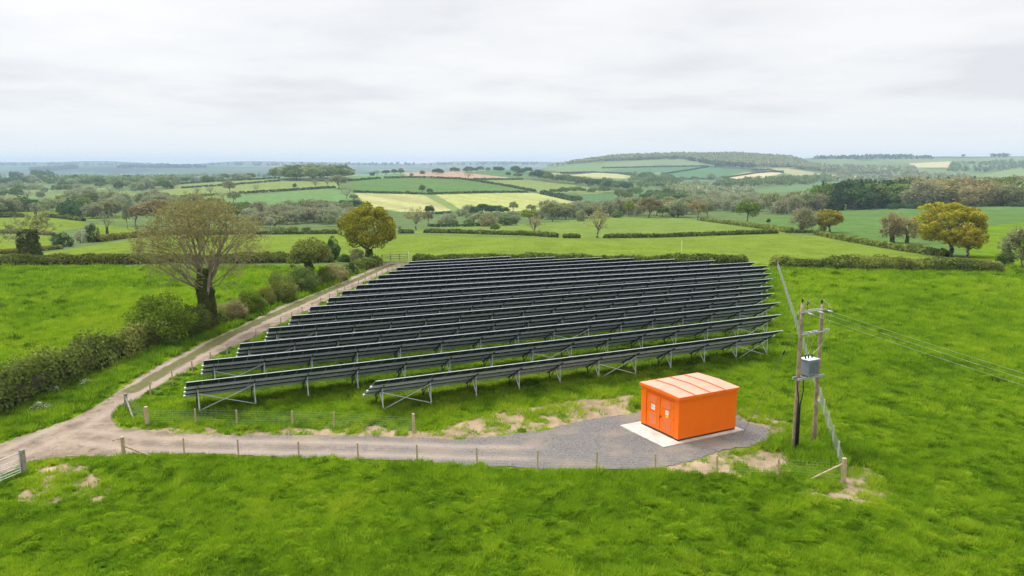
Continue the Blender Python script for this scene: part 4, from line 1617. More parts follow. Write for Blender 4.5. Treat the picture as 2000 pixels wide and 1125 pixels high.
# ------------------------------------------------------------------ poles, transformer, lines
WOOD = simple('weathered_pole', (.33, .26, .17), (.20, .155, .105), .9, 0, 3.5, .15, .3)
WOODN = simple('fence_timber', (.46, .36, .22), (.34, .26, .16), .9, 0, 5, .15, .3)
WOODG = simple('grey_timber', (.30, .27, .22), (.20, .18, .15), .9, 0, 5, .15, .3)
PORC = simple('insulator_brown', (.035, .022, .018), None, .25)
PORW = simple('insulator_grey', (.50, .48, .46), (.40, .38, .37), .3)
RUB = simple('black_cable', (.012, .012, .013), None, .5)
GALVM = simple('weathered_steel', (.36, .37, .36), (.26, .27, .265), .6, .1, 9)
WIRE = simple('bare_wire', (.42, .44, .42), None, .45, .4)
WIREL = simple('line_conductor', (.40, .43, .28), None, .4, .2)
TANK = simple('transformer_paint', (.21, .25, .275), (.17, .21, .235), .45, 0, 4)
PA, PB = np.array((17.0, 44.2)), np.array((18.52, 45.05))
PX = (PB - PA) / np.linalg.norm(PB - PA)              # along the crossarms
PF = np.array((-PX[1], PX[0]))                        # away from the camera


def pp(a, z, f=0.0):
    """a metres along the frame from the left pole, f metres behind it"""
    q = PA + PX * a + PF * f
    return np.array((q[0], q[1], z))


SP = float(np.linalg.norm(PB - PA))
frame = tag(empty('utility_pole', (PA[0], PA[1], 0)), 'pair of brown timber electricity poles joined by steel crossarms', 'utility pole')
OFF = np.array((PA[0], PA[1], 0))


class RB(MB):
    """mesh builder in the frame's own space"""

    def build(s, name, mats, parent=None, **k):
        s.V = [v - OFF for v in s.V]
        return MB.build(s, name, mats, parent, **k)


for a, zt_ in ((0, 8.95), (SP, 8.72)):
    mb = RB()
    zz = np.linspace(-.3, zt_, 9)
    mb.tube([pp(a + (.01 * math.sin(z * 1.1) if a else 0), z) for z in zz], np.linspace(.145, .105, 9), 12)
    po = mb.build('pole', WOOD, frame, smooth=True)
    mb = RB()
    mz = 2.55 if a == 0 else 3.05
    mb.box(pp(a, mz, -.165), (.20, .012, .15), 0, np.stack([np.append(PX, 0), np.append(PF, 0), (0, 0, 1)], 1))
    mb.box(pp(a, mz - .17, -.165), (.17, .012, .16), 1, np.stack([np.append(PX, 0), np.append(PF, 0), (0, 0, 1)], 1))
    mb.build('warning_sign', [YELLOW, WHITE], po)
for z, a0, a1 in ((8.45, -.15, SP + .2), (7.12, -.1, SP + .55)):
    mb = RB()
    for f in (-.15, .15):
        mb.bar(pp(a0, z, f), pp(a1, z, f), .07, .075)
    if z > 8:
        for a in (.1, SP - .1):
            mb.bar(pp(a, z, -.15), pp(a, z, .15), .05, .05)
    mb.build('crossarm', GALVM, frame)
for a, z, f in ((-.02, 9.03, 0), (.62, 8.5, .15), (SP + .12, 8.5, .15)):
    mb = RB()
    zz = z if f == 0 else z + .28
    mb.tube([pp(a, z - .1, f), pp(a, zz, f)], .015, 6)
    mb.lathe(pp(a, zz, f), [(.03, 0), (.07, .03), (.045, .07), (.075, .10), (.045, .14), (.07, .17), (.03, .22)], 10)
    mb.build('insulator', PORC, frame, smooth=True)
LINES = []
LD = unit(np.array((22.4 - 18.0, 31.5 - 44.6, -.35)))
for a in (.15, SP * .62, SP + .12):
    p = pp(a, 8.42, -.16)
    mb = RB()
    e = p + LD * .62
    mb.tube([p, e], .022, 6)
    mb.lathe(p + LD * .18, [(.02, 0), (.06, .03), (.03, .07), (.06, .10), (.03, .14), (.06, .17), (.03, .22), (.06, .25), (.02, .30)], 10, 0, LD)
    mb.build('strain_insulator', PORW, frame, smooth=True)
    LINES.append(e)
for a in (.42, .95, SP + .28):
    mb = RB()
    p = pp(a, 7.12, -.18)
    mb.lathe(p + np.array((0, 0, -.16)), [(.03, 0), (.06, .03), (.03, .06), (.06, .09), (.03, .13)], 8)
    q = p + np.array((PX[0] * .16, PX[1] * .16 - .15, .16))
    mb.tube([p + np.array((0, 0, -.02)), q], .028, 7)
    mb.lathe(p + np.array((0, 0, .03)), [(.03, 0), (.055, .03), (.03, .06), (.055, .09), (.03, .13)], 8)
    mb.build('fuse_cutout', PORW, frame, smooth=True)
mb = RB()
for f in (-.2, .2):
    mb.bar(pp(-.25, 4.42, f), pp(SP + .28, 4.42, f), .07, .14)
for a in (.28, .85, 1.42):
    mb.bar(pp(a, 4.50, -.3), pp(a, 4.50, .3), .07, .05)
mb.build('platform', GALVM, frame)


def sagline(p, q, sag, n=12):
    t = np.linspace(0, 1, n)[:, None]
    return p * (1 - t) + q * t - np.array((0, 0, 1.0)) * sag * 4 * t * (1 - t)


mb = RB()
for k, (a, f) in enumerate(((-.28, -.05), (.24, -.12))):
    s1 = -1 if k == 0 else 1
    mb.tube([pp(a + .05 * s1 * 0, 4.40, -.20), pp(a - .05, 4.15, -.24), pp(a - .02, 3.8, -.26), pp(a * .55, 3.3, -.26), pp(s1 * .075, 2.9, -.20), pp(s1 * .075, 2.2, -.19), pp(s1 * .08, 0, -.20)],
            [.035, .035, .035, .035, .045, .06, .06], 8)
mb.build('cable', RUB, frame, smooth=True)
mb = RB()
top3 = [pp(-.02, 9.26, 0), pp(.62, 9.0, .15), pp(SP + .12, 9.0, .15)]
lo3 = [pp(.42, 7.3, -.18), pp(.95, 7.3, -.18), pp(SP + .36, 7.28, -.3)]
for k in range(3):
    mb.tube(sagline(top3[k], LINES[k], -.12), .007, 5)
arc = [top3[2], top3[2] + np.array((.25, -.1, .05)), top3[2] + np.array((.45, -.25, -.35)), top3[2] + np.array((.48, -.3, -1.0)), top3[2] + np.array((.35, -.35, -1.5)), lo3[2]]
mb.tube(arc, .008, 5)
mb.tube(sagline(top3[0], top3[1], -.10), .007, 5)
mb.tube(sagline(top3[1], top3[2], -.10), .007, 5)
for k, a in enumerate((.45, .75, 1.12)):
    mb.tube(sagline(lo3[k] + np.array((0, 0, -.3)), pp(a, 5.78, 0), .1), .009, 5)
mb.build('jumper_wire', WIREL, frame)

tr = tag(empty('transformer', pp(.88, 4.53), CA + .02), 'grey box transformer on the steel platform between the two poles', 'transformer')
mb = MB()
mb.box((0, 0, .50), (.86, .66, .96))
tk = mb.build('tank', TANK, tr)
b = tk.modifiers.new('bevel', 'BEVEL')
b.width = .05
b.segments = 3
mb = MB()
mb.box((0, 0, 1.0), (.96, .76, .04))
mb.build('lid', simple('transformer_lid', (.62, .64, .65), (.55, .57, .58), .5), tr)
for x in (-.28, -.02, .28):
    mb = MB()
    mb.lathe((x, .05, 1.02), [(.05, 0), (.05, .05), (.03, .06), (.055, .10), (.03, .13), (.05, .17), (.025, .2), (.02, .27)], 10)
    mb.build('bushing', PORC, tr, smooth=True)
mb = MB()
for x in np.linspace(-.36, .36, 7):
    mb.box((x, -.355, .5), (.012, .05, .72))
mb.build('cooling_fin', TANK, tr)
mb = MB()
for x in (-.3, .3):
    mb.box((x, 0, .02), (.06, .6, .04))
mb.build('foot_rail', GALV, tr)
ends = [np.array((30.0, 5.0, 7.9)) + np.array((PX[0], PX[1], 0)) * (k - 1) * .8 for k in range(3)]
for k, nm in enumerate(('lowest and nearest', 'middle', 'topmost and farthest')):
    mb = MB()
    e = LINES[k] + (ends[k] - LINES[k]) * .9
    mb.tube(sagline(LINES[k] - OFF, e - OFF, .35, 24), .0045, 6)
    tag(mb.build('power_line', WIREL, None, tuple(OFF)), '%s of the three pale overhead wires running off to the right' % nm, 'power line', 'overhead wires from the pole pair')
gx, gy = flat(1448, 853)
mb = MB()
ga, gb = pp(0, 8.35, -.1) - OFF, np.array((float(gx), float(gy), .0)) - OFF
mb.tube([ga, gb], .011, 6, 0)
mb.lathe(ga + (gb - ga) * .30, [(.02, -.18), (.06, -.1), (.06, .1), (.02, .18)], 8, 1, (gb - ga) / np.linalg.norm(gb - ga))
mb.lathe(ga + (gb - ga) * .62, [(.012, -.08), (.03, 0), (.012, .08)], 8, 1, (gb - ga) / np.linalg.norm(gb - ga))
tag(mb.build('stay_wire', [simple('stay_steel', (.09, .10, .08), None, .6), PORC], None, tuple(OFF)), 'thin dark stay wire slanting from the poles down to the gravel', 'stay wire')


# ------------------------------------------------------------------ fences and gates
def stake(h, r, name='post', n=7):
    mb = MB()
    mb.tube([(0, 0, -.15), (0, 0, h * .5), (0, 0, h - .01)], [r * 1.05, r, r * .97], n)
    mb.lathe((0, 0, h - .012), [(r * .97, 0), (r * .8, .02)], n)
    return mb.mesh(name, WOODN)


def fence(name, label, cat, pts, heights, radii, wires, wr=.004, mat=None, struts=(), stays=0.0, wire_name='wire_strands', wmat=None):
    root = tag(empty(name, (pts[0][0], pts[0][1], float(zt(*pts[0])))), label, cat)
    o = np.array((pts[0][0], pts[0][1], float(zt(*pts[0]))))
    cache = {}
    P3 = [np.array((p[0], p[1], float(zt(p[0], p[1])))) - o for p in pts]
    for p, h, r in zip(P3, heights, radii):
        if not h:
            continue
        if (h, r) not in cache:
            cache[(h, r)] = stake(h, r)
            if mat:
                cache[(h, r)].materials[0] = mat
        link('post', cache[(h, r)], root, tuple(p), (rng.normal(0, .015), rng.normal(0, .015), rng.uniform(0, 6)))
    for i, q, z in struts:
        mb = MB()
        mb.tube([P3[i] + np.array((0, 0, z)), np.array((q[0], q[1], .03)) - o], .055, 8)
        mb.build('strut', mat or WOODN, root)
    mb = MB()
    for a, b in zip(P3[:-1], P3[1:]):
        for z in wires:
            mb.tube([a + np.array((0, 0, z)), b + np.array((0, 0, z - .0))], wr, 4, 0, False)
        if stays:
            n = int(np.linalg.norm(b - a) / stays)
            for k in range(1, n):
                p = a + (b - a) * k / n
                mb.tube([p + np.array((0, 0, wires[0])), p + np.array((0, 0, wires[-1]))], wr * .8, 3, 0, False)
    mb.build(wire_name, wmat or WIRE, root)
    return root


def fl(*pxs):
    return [tuple(float(v) for v in flat(x, y)) for x, y in pxs]


W7 = [.12, .27, .42, .57, .72, .87, 1.03]
fp = fl((242, 893), (360, 890), (466, 892), (584, 897), (700, 900), (815, 903), (932, 909), (1050, 915), (1165, 917), (1280, 921), (1400, 926), (1519, 932), (1647, 942))
fence('wire_fence', 'long front post and wire fence along the near edge of the gravel track', 'fence', fp,
      [1.25] + [1.08] * 11 + [1.38], [.11] + [.05] * 11 + [.13], W7, .0022, None,
      [(0, fl((298, 893))[0], .72), (12, fl((1577, 940))[0], 1.1)], 0, 'wire_strands')
fp = fl((288, 832), (383, 830), (463, 832), (572, 834), (652, 836), (808, 846))
fence('wire_fence', 'short post and wire fence in front of the two nearest panel rows', 'fence', fp,
      [1.32, 1.1, 1.1, 1.12, 1.08, 1.3], [.14, .06, .06, .06, .06, .10], W7, .0022)
fp = fl((247, 802), (288, 832))
fence('wire_fence', 'short corner fence with a thick grey post and brace beside the track junction', 'fence', fp,
      [1.25, 0], [.12, .1], W7, .004, WOODG, [(0, (fl((262, 822))[0]), 1.0)])
a, b = np.array(flat(247, 802)), np.array(flat(792, 514))
n = 27
fp = [tuple(a + (b - a) * k / n) for k in range(n + 1)]
fence('wire_fence', 'thin post and wire fence following the right edge of the farm track', 'fence', fp,
      [0] + [1.25] * n, [.05] * (n + 1), W7, .0022)
a, b = np.array(flat(1647, 942)), np.array(flat(1516, 519))
n = 34
fp = [tuple(a + (b - a) * k / n) for k in range(n + 1)]
fence('wire_fence', 'long wire mesh fence with grey posts running away along the right side', 'fence', fp,
      [0] + [1.35] * n, [.1] + [.05] * n, [.05, .2, .35, .5, .65, .8, .95, 1.1, 1.25], .0042, simple('pale_post', (.46, .45, .40), (.36, .35, .31), .8), (), .3, 'wire_netting',
      simple('netting_wire', (.36, .40, .34), None, .5, .3))

# near gate at the left edge
gp_ = np.array(flat(47, 924))
gd = unit(np.array(flat(0, 944)) - gp_)
pg = tag(empty('gatepost', (gp_[0], gp_[1], 0)), 'square grey timber gatepost at the end of the metal gate', 'gatepost')
mb = MB()
mb.box((0, 0, .62), (.24, .24, 1.5))
gpo = mb.build('post', WOODG, pg)
gpo.rotation_euler = (0, 0, math.atan2(gd[1], gd[0]))
bv = gpo.modifiers.new('bevel', 'BEVEL')
bv.width = .02
gt_ = tag(empty('field_gate', (gp_[0] + gd[0] * .16, gp_[1] + gd[1] * .16, .12), math.atan2(gd[1], gd[0])), 'galvanised metal field gate at the left edge of the track', 'gate')
mb = MB()
GLN, GH = 3.6, 1.15
for x in (.03, GLN):
    mb.tube([(x, 0, 0), (x, 0, GH)], .025, 8)
GATE = simple('gate_steel', (.58, .59, .59), (.44, .45, .45), .55, .1)
mb.build('gate_frame', GATE, gt_)
for z in (.02, .16, .32, .52, .78, GH - .01):
    mb = MB()
    mb.tube([(.03, 0, z), (GLN, 0, z)], .021 if z < 1 else .027, 8)
    mb.build('rail', GATE, gt_)
for x in (1.2, 2.4):
    mb = MB()
    mb.box((x, -.03, GH / 2), (.05, .012, GH))
    mb.build('upright', GATE, gt_)
# far timber gate at the bend of the track
g0, g1 = np.array(flat(746, 507)), np.array(flat(797, 505))
fg = tag(empty('field_gate', (g0[0], g0[1], float(zt(*g0))), math.atan2(g1[1] - g0[1], g1[0] - g0[0])), 'dark timber gate and rails at the far bend of the track', 'gate')
Lg = float(np.linalg.norm(g1 - g0))
for x in np.linspace(0, Lg, 4):
    mb = MB()
    mb.box((x, 0, .55), (.14, .14, 1.3))
    mb.build('post', WOODG, fg)
for z in (.35, .7, 1.05):
    mb = MB()
    mb.box((Lg / 2, .085, z), (Lg, .03, .10))
    mb.build('rail', WOODG, fg)
for (x, y, h, lab) in ((798, 511, 1.7, 'short white marker post by the far track bend'), (1331, 490, 2.2, 'lone thin white marker post in the middle field')):
    X, Y, Z = (float(v[0]) for v in ground(x, y))
    mb = MB()
    mb.tube([(0, 0, -.1), (0, 0, h)], .09 if x < 1000 else .06, 8)
    mb.lathe((0, 0, h), [(.07, 0), (.04, .04)], 8)
    tag(mb.build('marker_post', WHITE, None, (X, Y, Z)), lab, 'post')
# ------------------------------------------------------------------ near hedgerow beside the track
def fx(*pxs):
    p = np.array(pxs, float)
    X, Y = flat(p[:, 0], p[:, 1])
    return np.stack([X, Y], 1)


hedge(fx((-150, 872), (-60, 822), (40, 785), (130, 742), (215, 706), (290, 678)), 2.25, 3.0, None, 'hedgemix',
      'thick overgrown hedge beside the track at the lower left', size=.135, lump=.5, cov=2.6, ragged=.35, second='hedge')
hedge(fx((285, 682), (330, 662), (375, 645)), 1.7, 2.4, None, 'hedgemix', 'low hedge part under the bare ivy-clad tree', size=.12, lump=.4, cov=2.4, second='rust')

hedge(fx((378, 650), (430, 630), (490, 608), (540, 589), (600, 564), (650, 547), (700, 529), (738, 517)), 1.25, 1.9, None, 'hedgemix',
      'ragged low hedge running under the shrubs from the bare ash to the oak', size=.15, lump=.45, cov=2.3, ragged=.3, second='hedge')


def shrub(x, y, h, w, leaf, label, shape='bush', **k):
    return plant(x, y, h, w, shape, leaf, label, name='shrub', cat='shrub', part='foliage', sink=.03, **k)


SHAPES['bush_fine'] = [shape_bush(60, 120, .020) for _ in range(3)]
SHAPE_W['bush_fine'] = 1.15
shrub(322, 668, 104, 128, 'brightgreen', 'big rounded green bush at the foot of the bare ivy-clad tree', 'bush_fine')
shrub(385, 652, 62, 60, 'hedge', 'dark bush between the big round bush and the ivy-clad trunk', 'bush_fine')
shrub(452, 625, 42, 66, 'tan', 'reddish brown twiggy shrub to the right of the ivy-clad trunk', 'bush_fine')
shrub(490, 610, 48, 58, 'brightgreen', 'yellow-green shrub beyond the reddish brown one', 'bush_fine')
shrub(520, 598, 40, 40, 'hedgemix', 'pale green flowering shrub low beside the track bank', 'bush_fine')
shrub(552, 588, 62, 62, 'hedgemix', 'brown and green tall shrub halfway along the track hedgerow', 'bush_fine')
shrub(592, 570, 54, 62, 'green', 'broad mid green shrub in front of the small leaning tree', 'bush_fine')
shrub(635, 556, 38, 34, 'hedge', 'small dark shrub right of the leaning tree', 'bush_fine')
shrub(655, 549, 36, 54, 'tan', 'clipped tan hedge shrub on the track bank', 'bush_fine')
shrub(685, 536, 26, 18, 'darkgreen', 'narrow dark green clipped bush on the track bank', 'bush_fine')
shrub(700, 530, 24, 28, 'hedgemix', 'clipped olive bush next to the narrow dark one', 'bush_fine')
shrub(713, 525, 19, 16, 'hedge', 'last small clipped bush before the spreading oak', 'bush_fine')
shrub(698, 512, 28, 34, 'pinkbrown', 'pale pinkish twiggy shrub under the spreading oak', 'bush_fine')
shrub(672, 511, 15, 34, 'darkgreen', 'low dark bush left of the spreading oak', 'bush_fine')
shrub(652, 508, 48, 30, 'darkgreen', 'upright dark evergreen left of the spreading oak', 'bush_fine')
for (x, y, h, w) in ((104, 772, 24, 22), (78, 806, 22, 36), (172, 752, 12, 34), (340, 676, 14, 26)):
    shrub(x, y, h, w, 'parsley', 'white-flowering cow parsley on the grassy verge of the track', 'bush', group='cow parsley on the verge')

# the small leaning tree, the spreading oak and the tall bare ash
SHAPES['leaner'] = [shape_round(60, 90, .026, .46, .36, .62)]
SHAPE_W['leaner'] = 1.0
o = plant(605, 556, 88, 82, 'leaner', 'hedgemix', 'small ivy-clad tree with olive crown in the track hedgerow')
add_ivy(o, .13, .0, .55, 700, .022)
SHAPES['oak'] = []
for _ in range(2):
    segs, tips = [], []
    sg = trunk_segs(.26, .042)
    OAKL = [(3, 2, (30, 65), .60, .06), (3, 2, (30, 65), .58, .05), (2, 0, (0, 0), 1, .03)]
    for k in range(8):
        a = 2 * PI * k / 8 + rng.uniform(-.3, .3)
        tl = (.35, 1.5, .9, 2.0)[k % 4] * rng.uniform(.85, 1.15)
        grow(sg[-1][1] * rng.uniform(.75, 1), (math.cos(a) * tl, math.sin(a) * tl, 1.0), .40 * rng.uniform(.85, 1.1), .024, 0, OAKL, segs, tips)
    ctr = np.array((0, 0, .58))
    cl = clumps(ctr, (.57, .57, .43), 115, .092, low=-.78)
    v, f, t = leaf_clusters(cl, 110, .0165, ctr, .7)
    segs = [s for s in segs if np.linalg.norm((s[1] - ctr) / np.array((.55, .55, .40))) < 1.0]
    SHAPES['oak'].append((tubes(sg + segs, 6), (v, f, t)))
SHAPE_W['oak'] = 1.14
o = plant(722, 514, 118, 122, 'oak', 'ochre', 'large spreading yellow-green oak where the farm track bends')
add_ivy(o, .075, .0, .24, 500, .018)
plant(1851, 500, 108, 142, 'oak', 'golden', 'largest golden oak standing in the hedge at the far right')
plant(1887, 503, 64, 72, 'oak', 'golden', 'smaller golden oak touching the right side of the largest golden oak')

segs, tips = [], []
LV5 = [(4, 1, (22, 55), .66, .11), (4, 2, (25, 55), .60, .07), (4, 2, (25, 55), .60, .04), (3, 2, (25, 60), .58, .03), (2, 0, (0, 0), 1, .03)]
sg = trunk_segs(.27, .030, 5, .008)
for k in range(4):                                   # tall main stems
    a = 2 * PI * k / 4 + .5
    tl = (.16, .30, .20, .36)[k]
    grow(sg[2 + k % 3][1], (math.cos(a) * tl, math.sin(a) * tl, 1.0), .60 * rng.uniform(.95, 1.05), .0150, 0, LV5, segs, tips)
for k in range(7):                                   # spreading limbs that arch outwards from the stems
    a = 2 * PI * k * .382 + 1.1
    tl = (.9, 1.5, .7, 1.2, 1.8, .8, 1.4)[k]
    z = .27 + .035 * k
    grow((math.cos(a) * .02, math.sin(a) * .02, z), (math.cos(a) * tl, math.sin(a) * tl, 1.0), .40 * rng.uniform(.9, 1.1), .0105, 0, LV5, segs, tips)
for k in range(6):                                   # thin low boughs
    a = 2 * PI * k / 6 + .2
    grow((math.cos(a) * .02, math.sin(a) * .02, .33), (math.cos(a), math.sin(a), .25), .30, .007, 1, LV5, segs, tips)
ctr, rad = np.array((0, 0, .60)), np.array((.47, .47, .41))
segs = [s for s in segs if np.linalg.norm((s[1] - ctr) / rad) < 1.04]
P = np.array([t[0] for t in tips])
D = np.array([t[1] for t in tips])
q = np.linalg.norm((P - ctr) / rad, axis=1)
ok = q < 1.03 + .05 * rng.normal(size=len(P))
P, D = P[ok], D[ok]
C = np.repeat(P, 2, 0)
DD = unit(np.repeat(D, 2, 0) + .55 * rng.normal(size=(len(C), 3)))

v1, f1 = strips(C, DD, .030 * rng.uniform(.5, 1.3, len(C)), .0014)
hi = rng.random(len(C)) < np.clip((C[:, 2] - .48) * 2.4, .16, .9)
E = C[hi] + DD[hi] * .025
v2, f2 = cards(E, rng.normal(size=(len(E), 3)), .0078 * rng.uniform(.5, 1.3, len(E)), .7)
V, Fc, T, M = join([(v1, f1, np.clip(rng.normal(.3, .25, len(f1)), 0, 1), 1), (v2, f2, np.clip(rng.normal(.5, .3, len(f2)), 0, 1), 0)])
X, Y, Z = (float(k[0]) for k in ground(405, 642))
m = depth(Y, Z) / F
ash = tag(empty('tree', (X, Y, Z), .4), 'tall bare ash tree with ivy-clad trunk standing in the track hedgerow', 'tree')
ash.scale = (258 * m / 1.0, 258 * m / 1.0, 250 * m)
tv, tf = tubes(sg + segs, 5)
link('trunk', new_mesh('trunk', tv, tf, BARK_PALE), ash)
link('crown', new_mesh('crown', V, Fc, [LEAF['bud'], LEAF['bud']], {'tint': ('FLOAT', 'FACE', T)}, midx=M), ash)
add_ivy(ash, .074, .0, .32, 3600, .0105)
add_ivy(ash, .060, .28, .47, 1100, .010)

# ------------------------------------------------------------------ hedges of the nearer fields
px_hedge([(806, 513), (950, 512), (1150, 513), (1300, 514), (1460, 515)], 16, 'long dark hedge directly behind the solar panel rows', lump=.3)
px_hedge([(1503, 522), (1600, 525), (1720, 527), (1850, 529), (1958, 531)], 22, 'tall dark hedge at the top of the right-hand near field', second='hedgemix', lump=.35)
px_hedge([(-120, 520), (0, 518), (200, 516), (420, 514), (652, 512)], 18, 'dark clipped hedge along the far edge of the left near field', lump=.25)
px_hedge([(190, 473), (240, 466), (300, 461), (345, 458)], 10, 'curving hedge at the far edge of the second left field', 'hedgemix')
px_hedge([(345, 458), (480, 458), (662, 457)], 8, 'straight dark hedge below the grey wood, left of the spreading oak')
px_hedge([(778, 456), (808, 456)], 7, 'short dark hedge just right of the spreading oak')
px_hedge([(828, 455), (900, 456), (960, 458), (1030, 460), (1088, 464)], 8, 'dark hedge across the middle field, under the small tan oak')
px_hedge([(1100, 465), (1134, 465)], 8, 'short detached hedge piece between gaps in the middle field hedge')
px_hedge([(1180, 465), (1290, 464), (1400, 460), (1518, 456)], 8, 'long dark hedge right of the lone tan oak in the middle field')
px_hedge([(1533, 455), (1560, 455), (1590, 455)], 7, 'short dark hedge under the pinkish bare round tree')
px_hedge([(1594, 458), (1640, 468), (1700, 479), (1770, 491), (1850, 502)], 11, 'diagonal hedge leading up to the largest golden oak', 'hedgemix', second='hedge')
px_hedge([(1370, 431), (1440, 440), (1500, 448), (1548, 455)], 7, 'olive hedge sloping past the bright green round tree', 'hedgemix')
px_hedge([(-80, 426), (0, 425), (48, 424)], 9, 'dark hedge piece at the far left edge below the valley trees')
px_hedge([(88, 424), (125, 427), (163, 432)], 7, 'short dark hedge in the left fields below the valley trees')
px_hedge([(-60, 456), (40, 456), (105, 460)], 7, 'thin brown hedge behind the ivy-covered tree at far left', 'rust')
px_hedge([(-80, 498), (0, 497), (60, 492), (120, 486)], 9, 'rough hedge at the foot of the ivy-covered tree at far left', 'hedgemix')
px_hedge([(235, 462), (262, 460)], 6, 'little dark hedge left of the curving hedge')
px_hedge([(1860, 512), (1900, 514), (1950, 520)], 9, 'low bramble hedge below the golden oaks', 'hedgemix')

# hedges on the hills
HILL = [([(308, 388), (370, 384), (426, 381)], 3.5, 'thin hedge low on the left hill under the bare little trees'),
        ([(467, 379), (560, 373), (655, 367)], 4, 'hedge across the left hill below the hilltop wood'),
        ([(355, 368), (450, 362), (546, 354)], 3, 'thin hedge higher up the left hill'),
        ([(312, 363), (420, 355), (546, 349)], 3, 'topmost thin hedge along the left hill'),
        ([(680, 354), (742, 349)], 3.2, 'short hedge at the left corner of the dark green crop'),
        ([(750, 349), (800, 347), (900, 350), (980, 362), (1046, 375)], 3.4, 'long hedge curving over the top of the dark green crop'),
        ([(690, 376), (760, 378), (830, 380), (930, 377), (1030, 376)], 3.4, 'hedge between the dark green crop and the pale stubble'),
        ([(925, 351), (1022, 351)], 2.5, 'thin hedge below the brown ploughed field'),
        ([(1058, 379), (1090, 386), (1122, 393)], 8, 'bushy hedge sloping down right of the pale stubble'),
        ([(840, 418), (882, 418)], 4, 'short dark hedge at the foot of the pale stubble'),
        ([(1280, 375), (1320, 381), (1356, 386)], 4, 'hedge along the sloping field right of the dark wood belt'),
        ([(835, 443), (900, 443), (955, 441)], 5, 'scrubby hedge behind the pale tan tree in the valley')]
for p, h, lab in HILL:
    px_hedge(p, h, lab, 'darkgreen', ymax=1700, core=False, hmax=5, wk=1.2)
FARH = [([(1175, 329), (1260, 327), (1382, 325)], 2.2, 'far hedge line between the upper two fields of the wooded hill'),
        ([(1095, 339), (1160, 337), (1240, 341)], 2.4, 'far hedge line under the lower left field of the wooded hill'),
        ([(1292, 341), (1340, 334), (1384, 326)], 2.4, 'far slanting hedge line in the middle of the wooded hill'),
        ([(1320, 351), (1400, 350), (1480, 338), (1530, 335)], 2.2, 'far hedge line above the beige hill field'),
        ([(1470, 333), (1500, 332), (1530, 338)], 2.2, 'short far hedge line beside the beige hill field')]
for p, h, lab in FARH:
    px_hedge(p, h, lab, 'darkgreen', ymax=3100, core=False, hmax=6, wk=1.2)

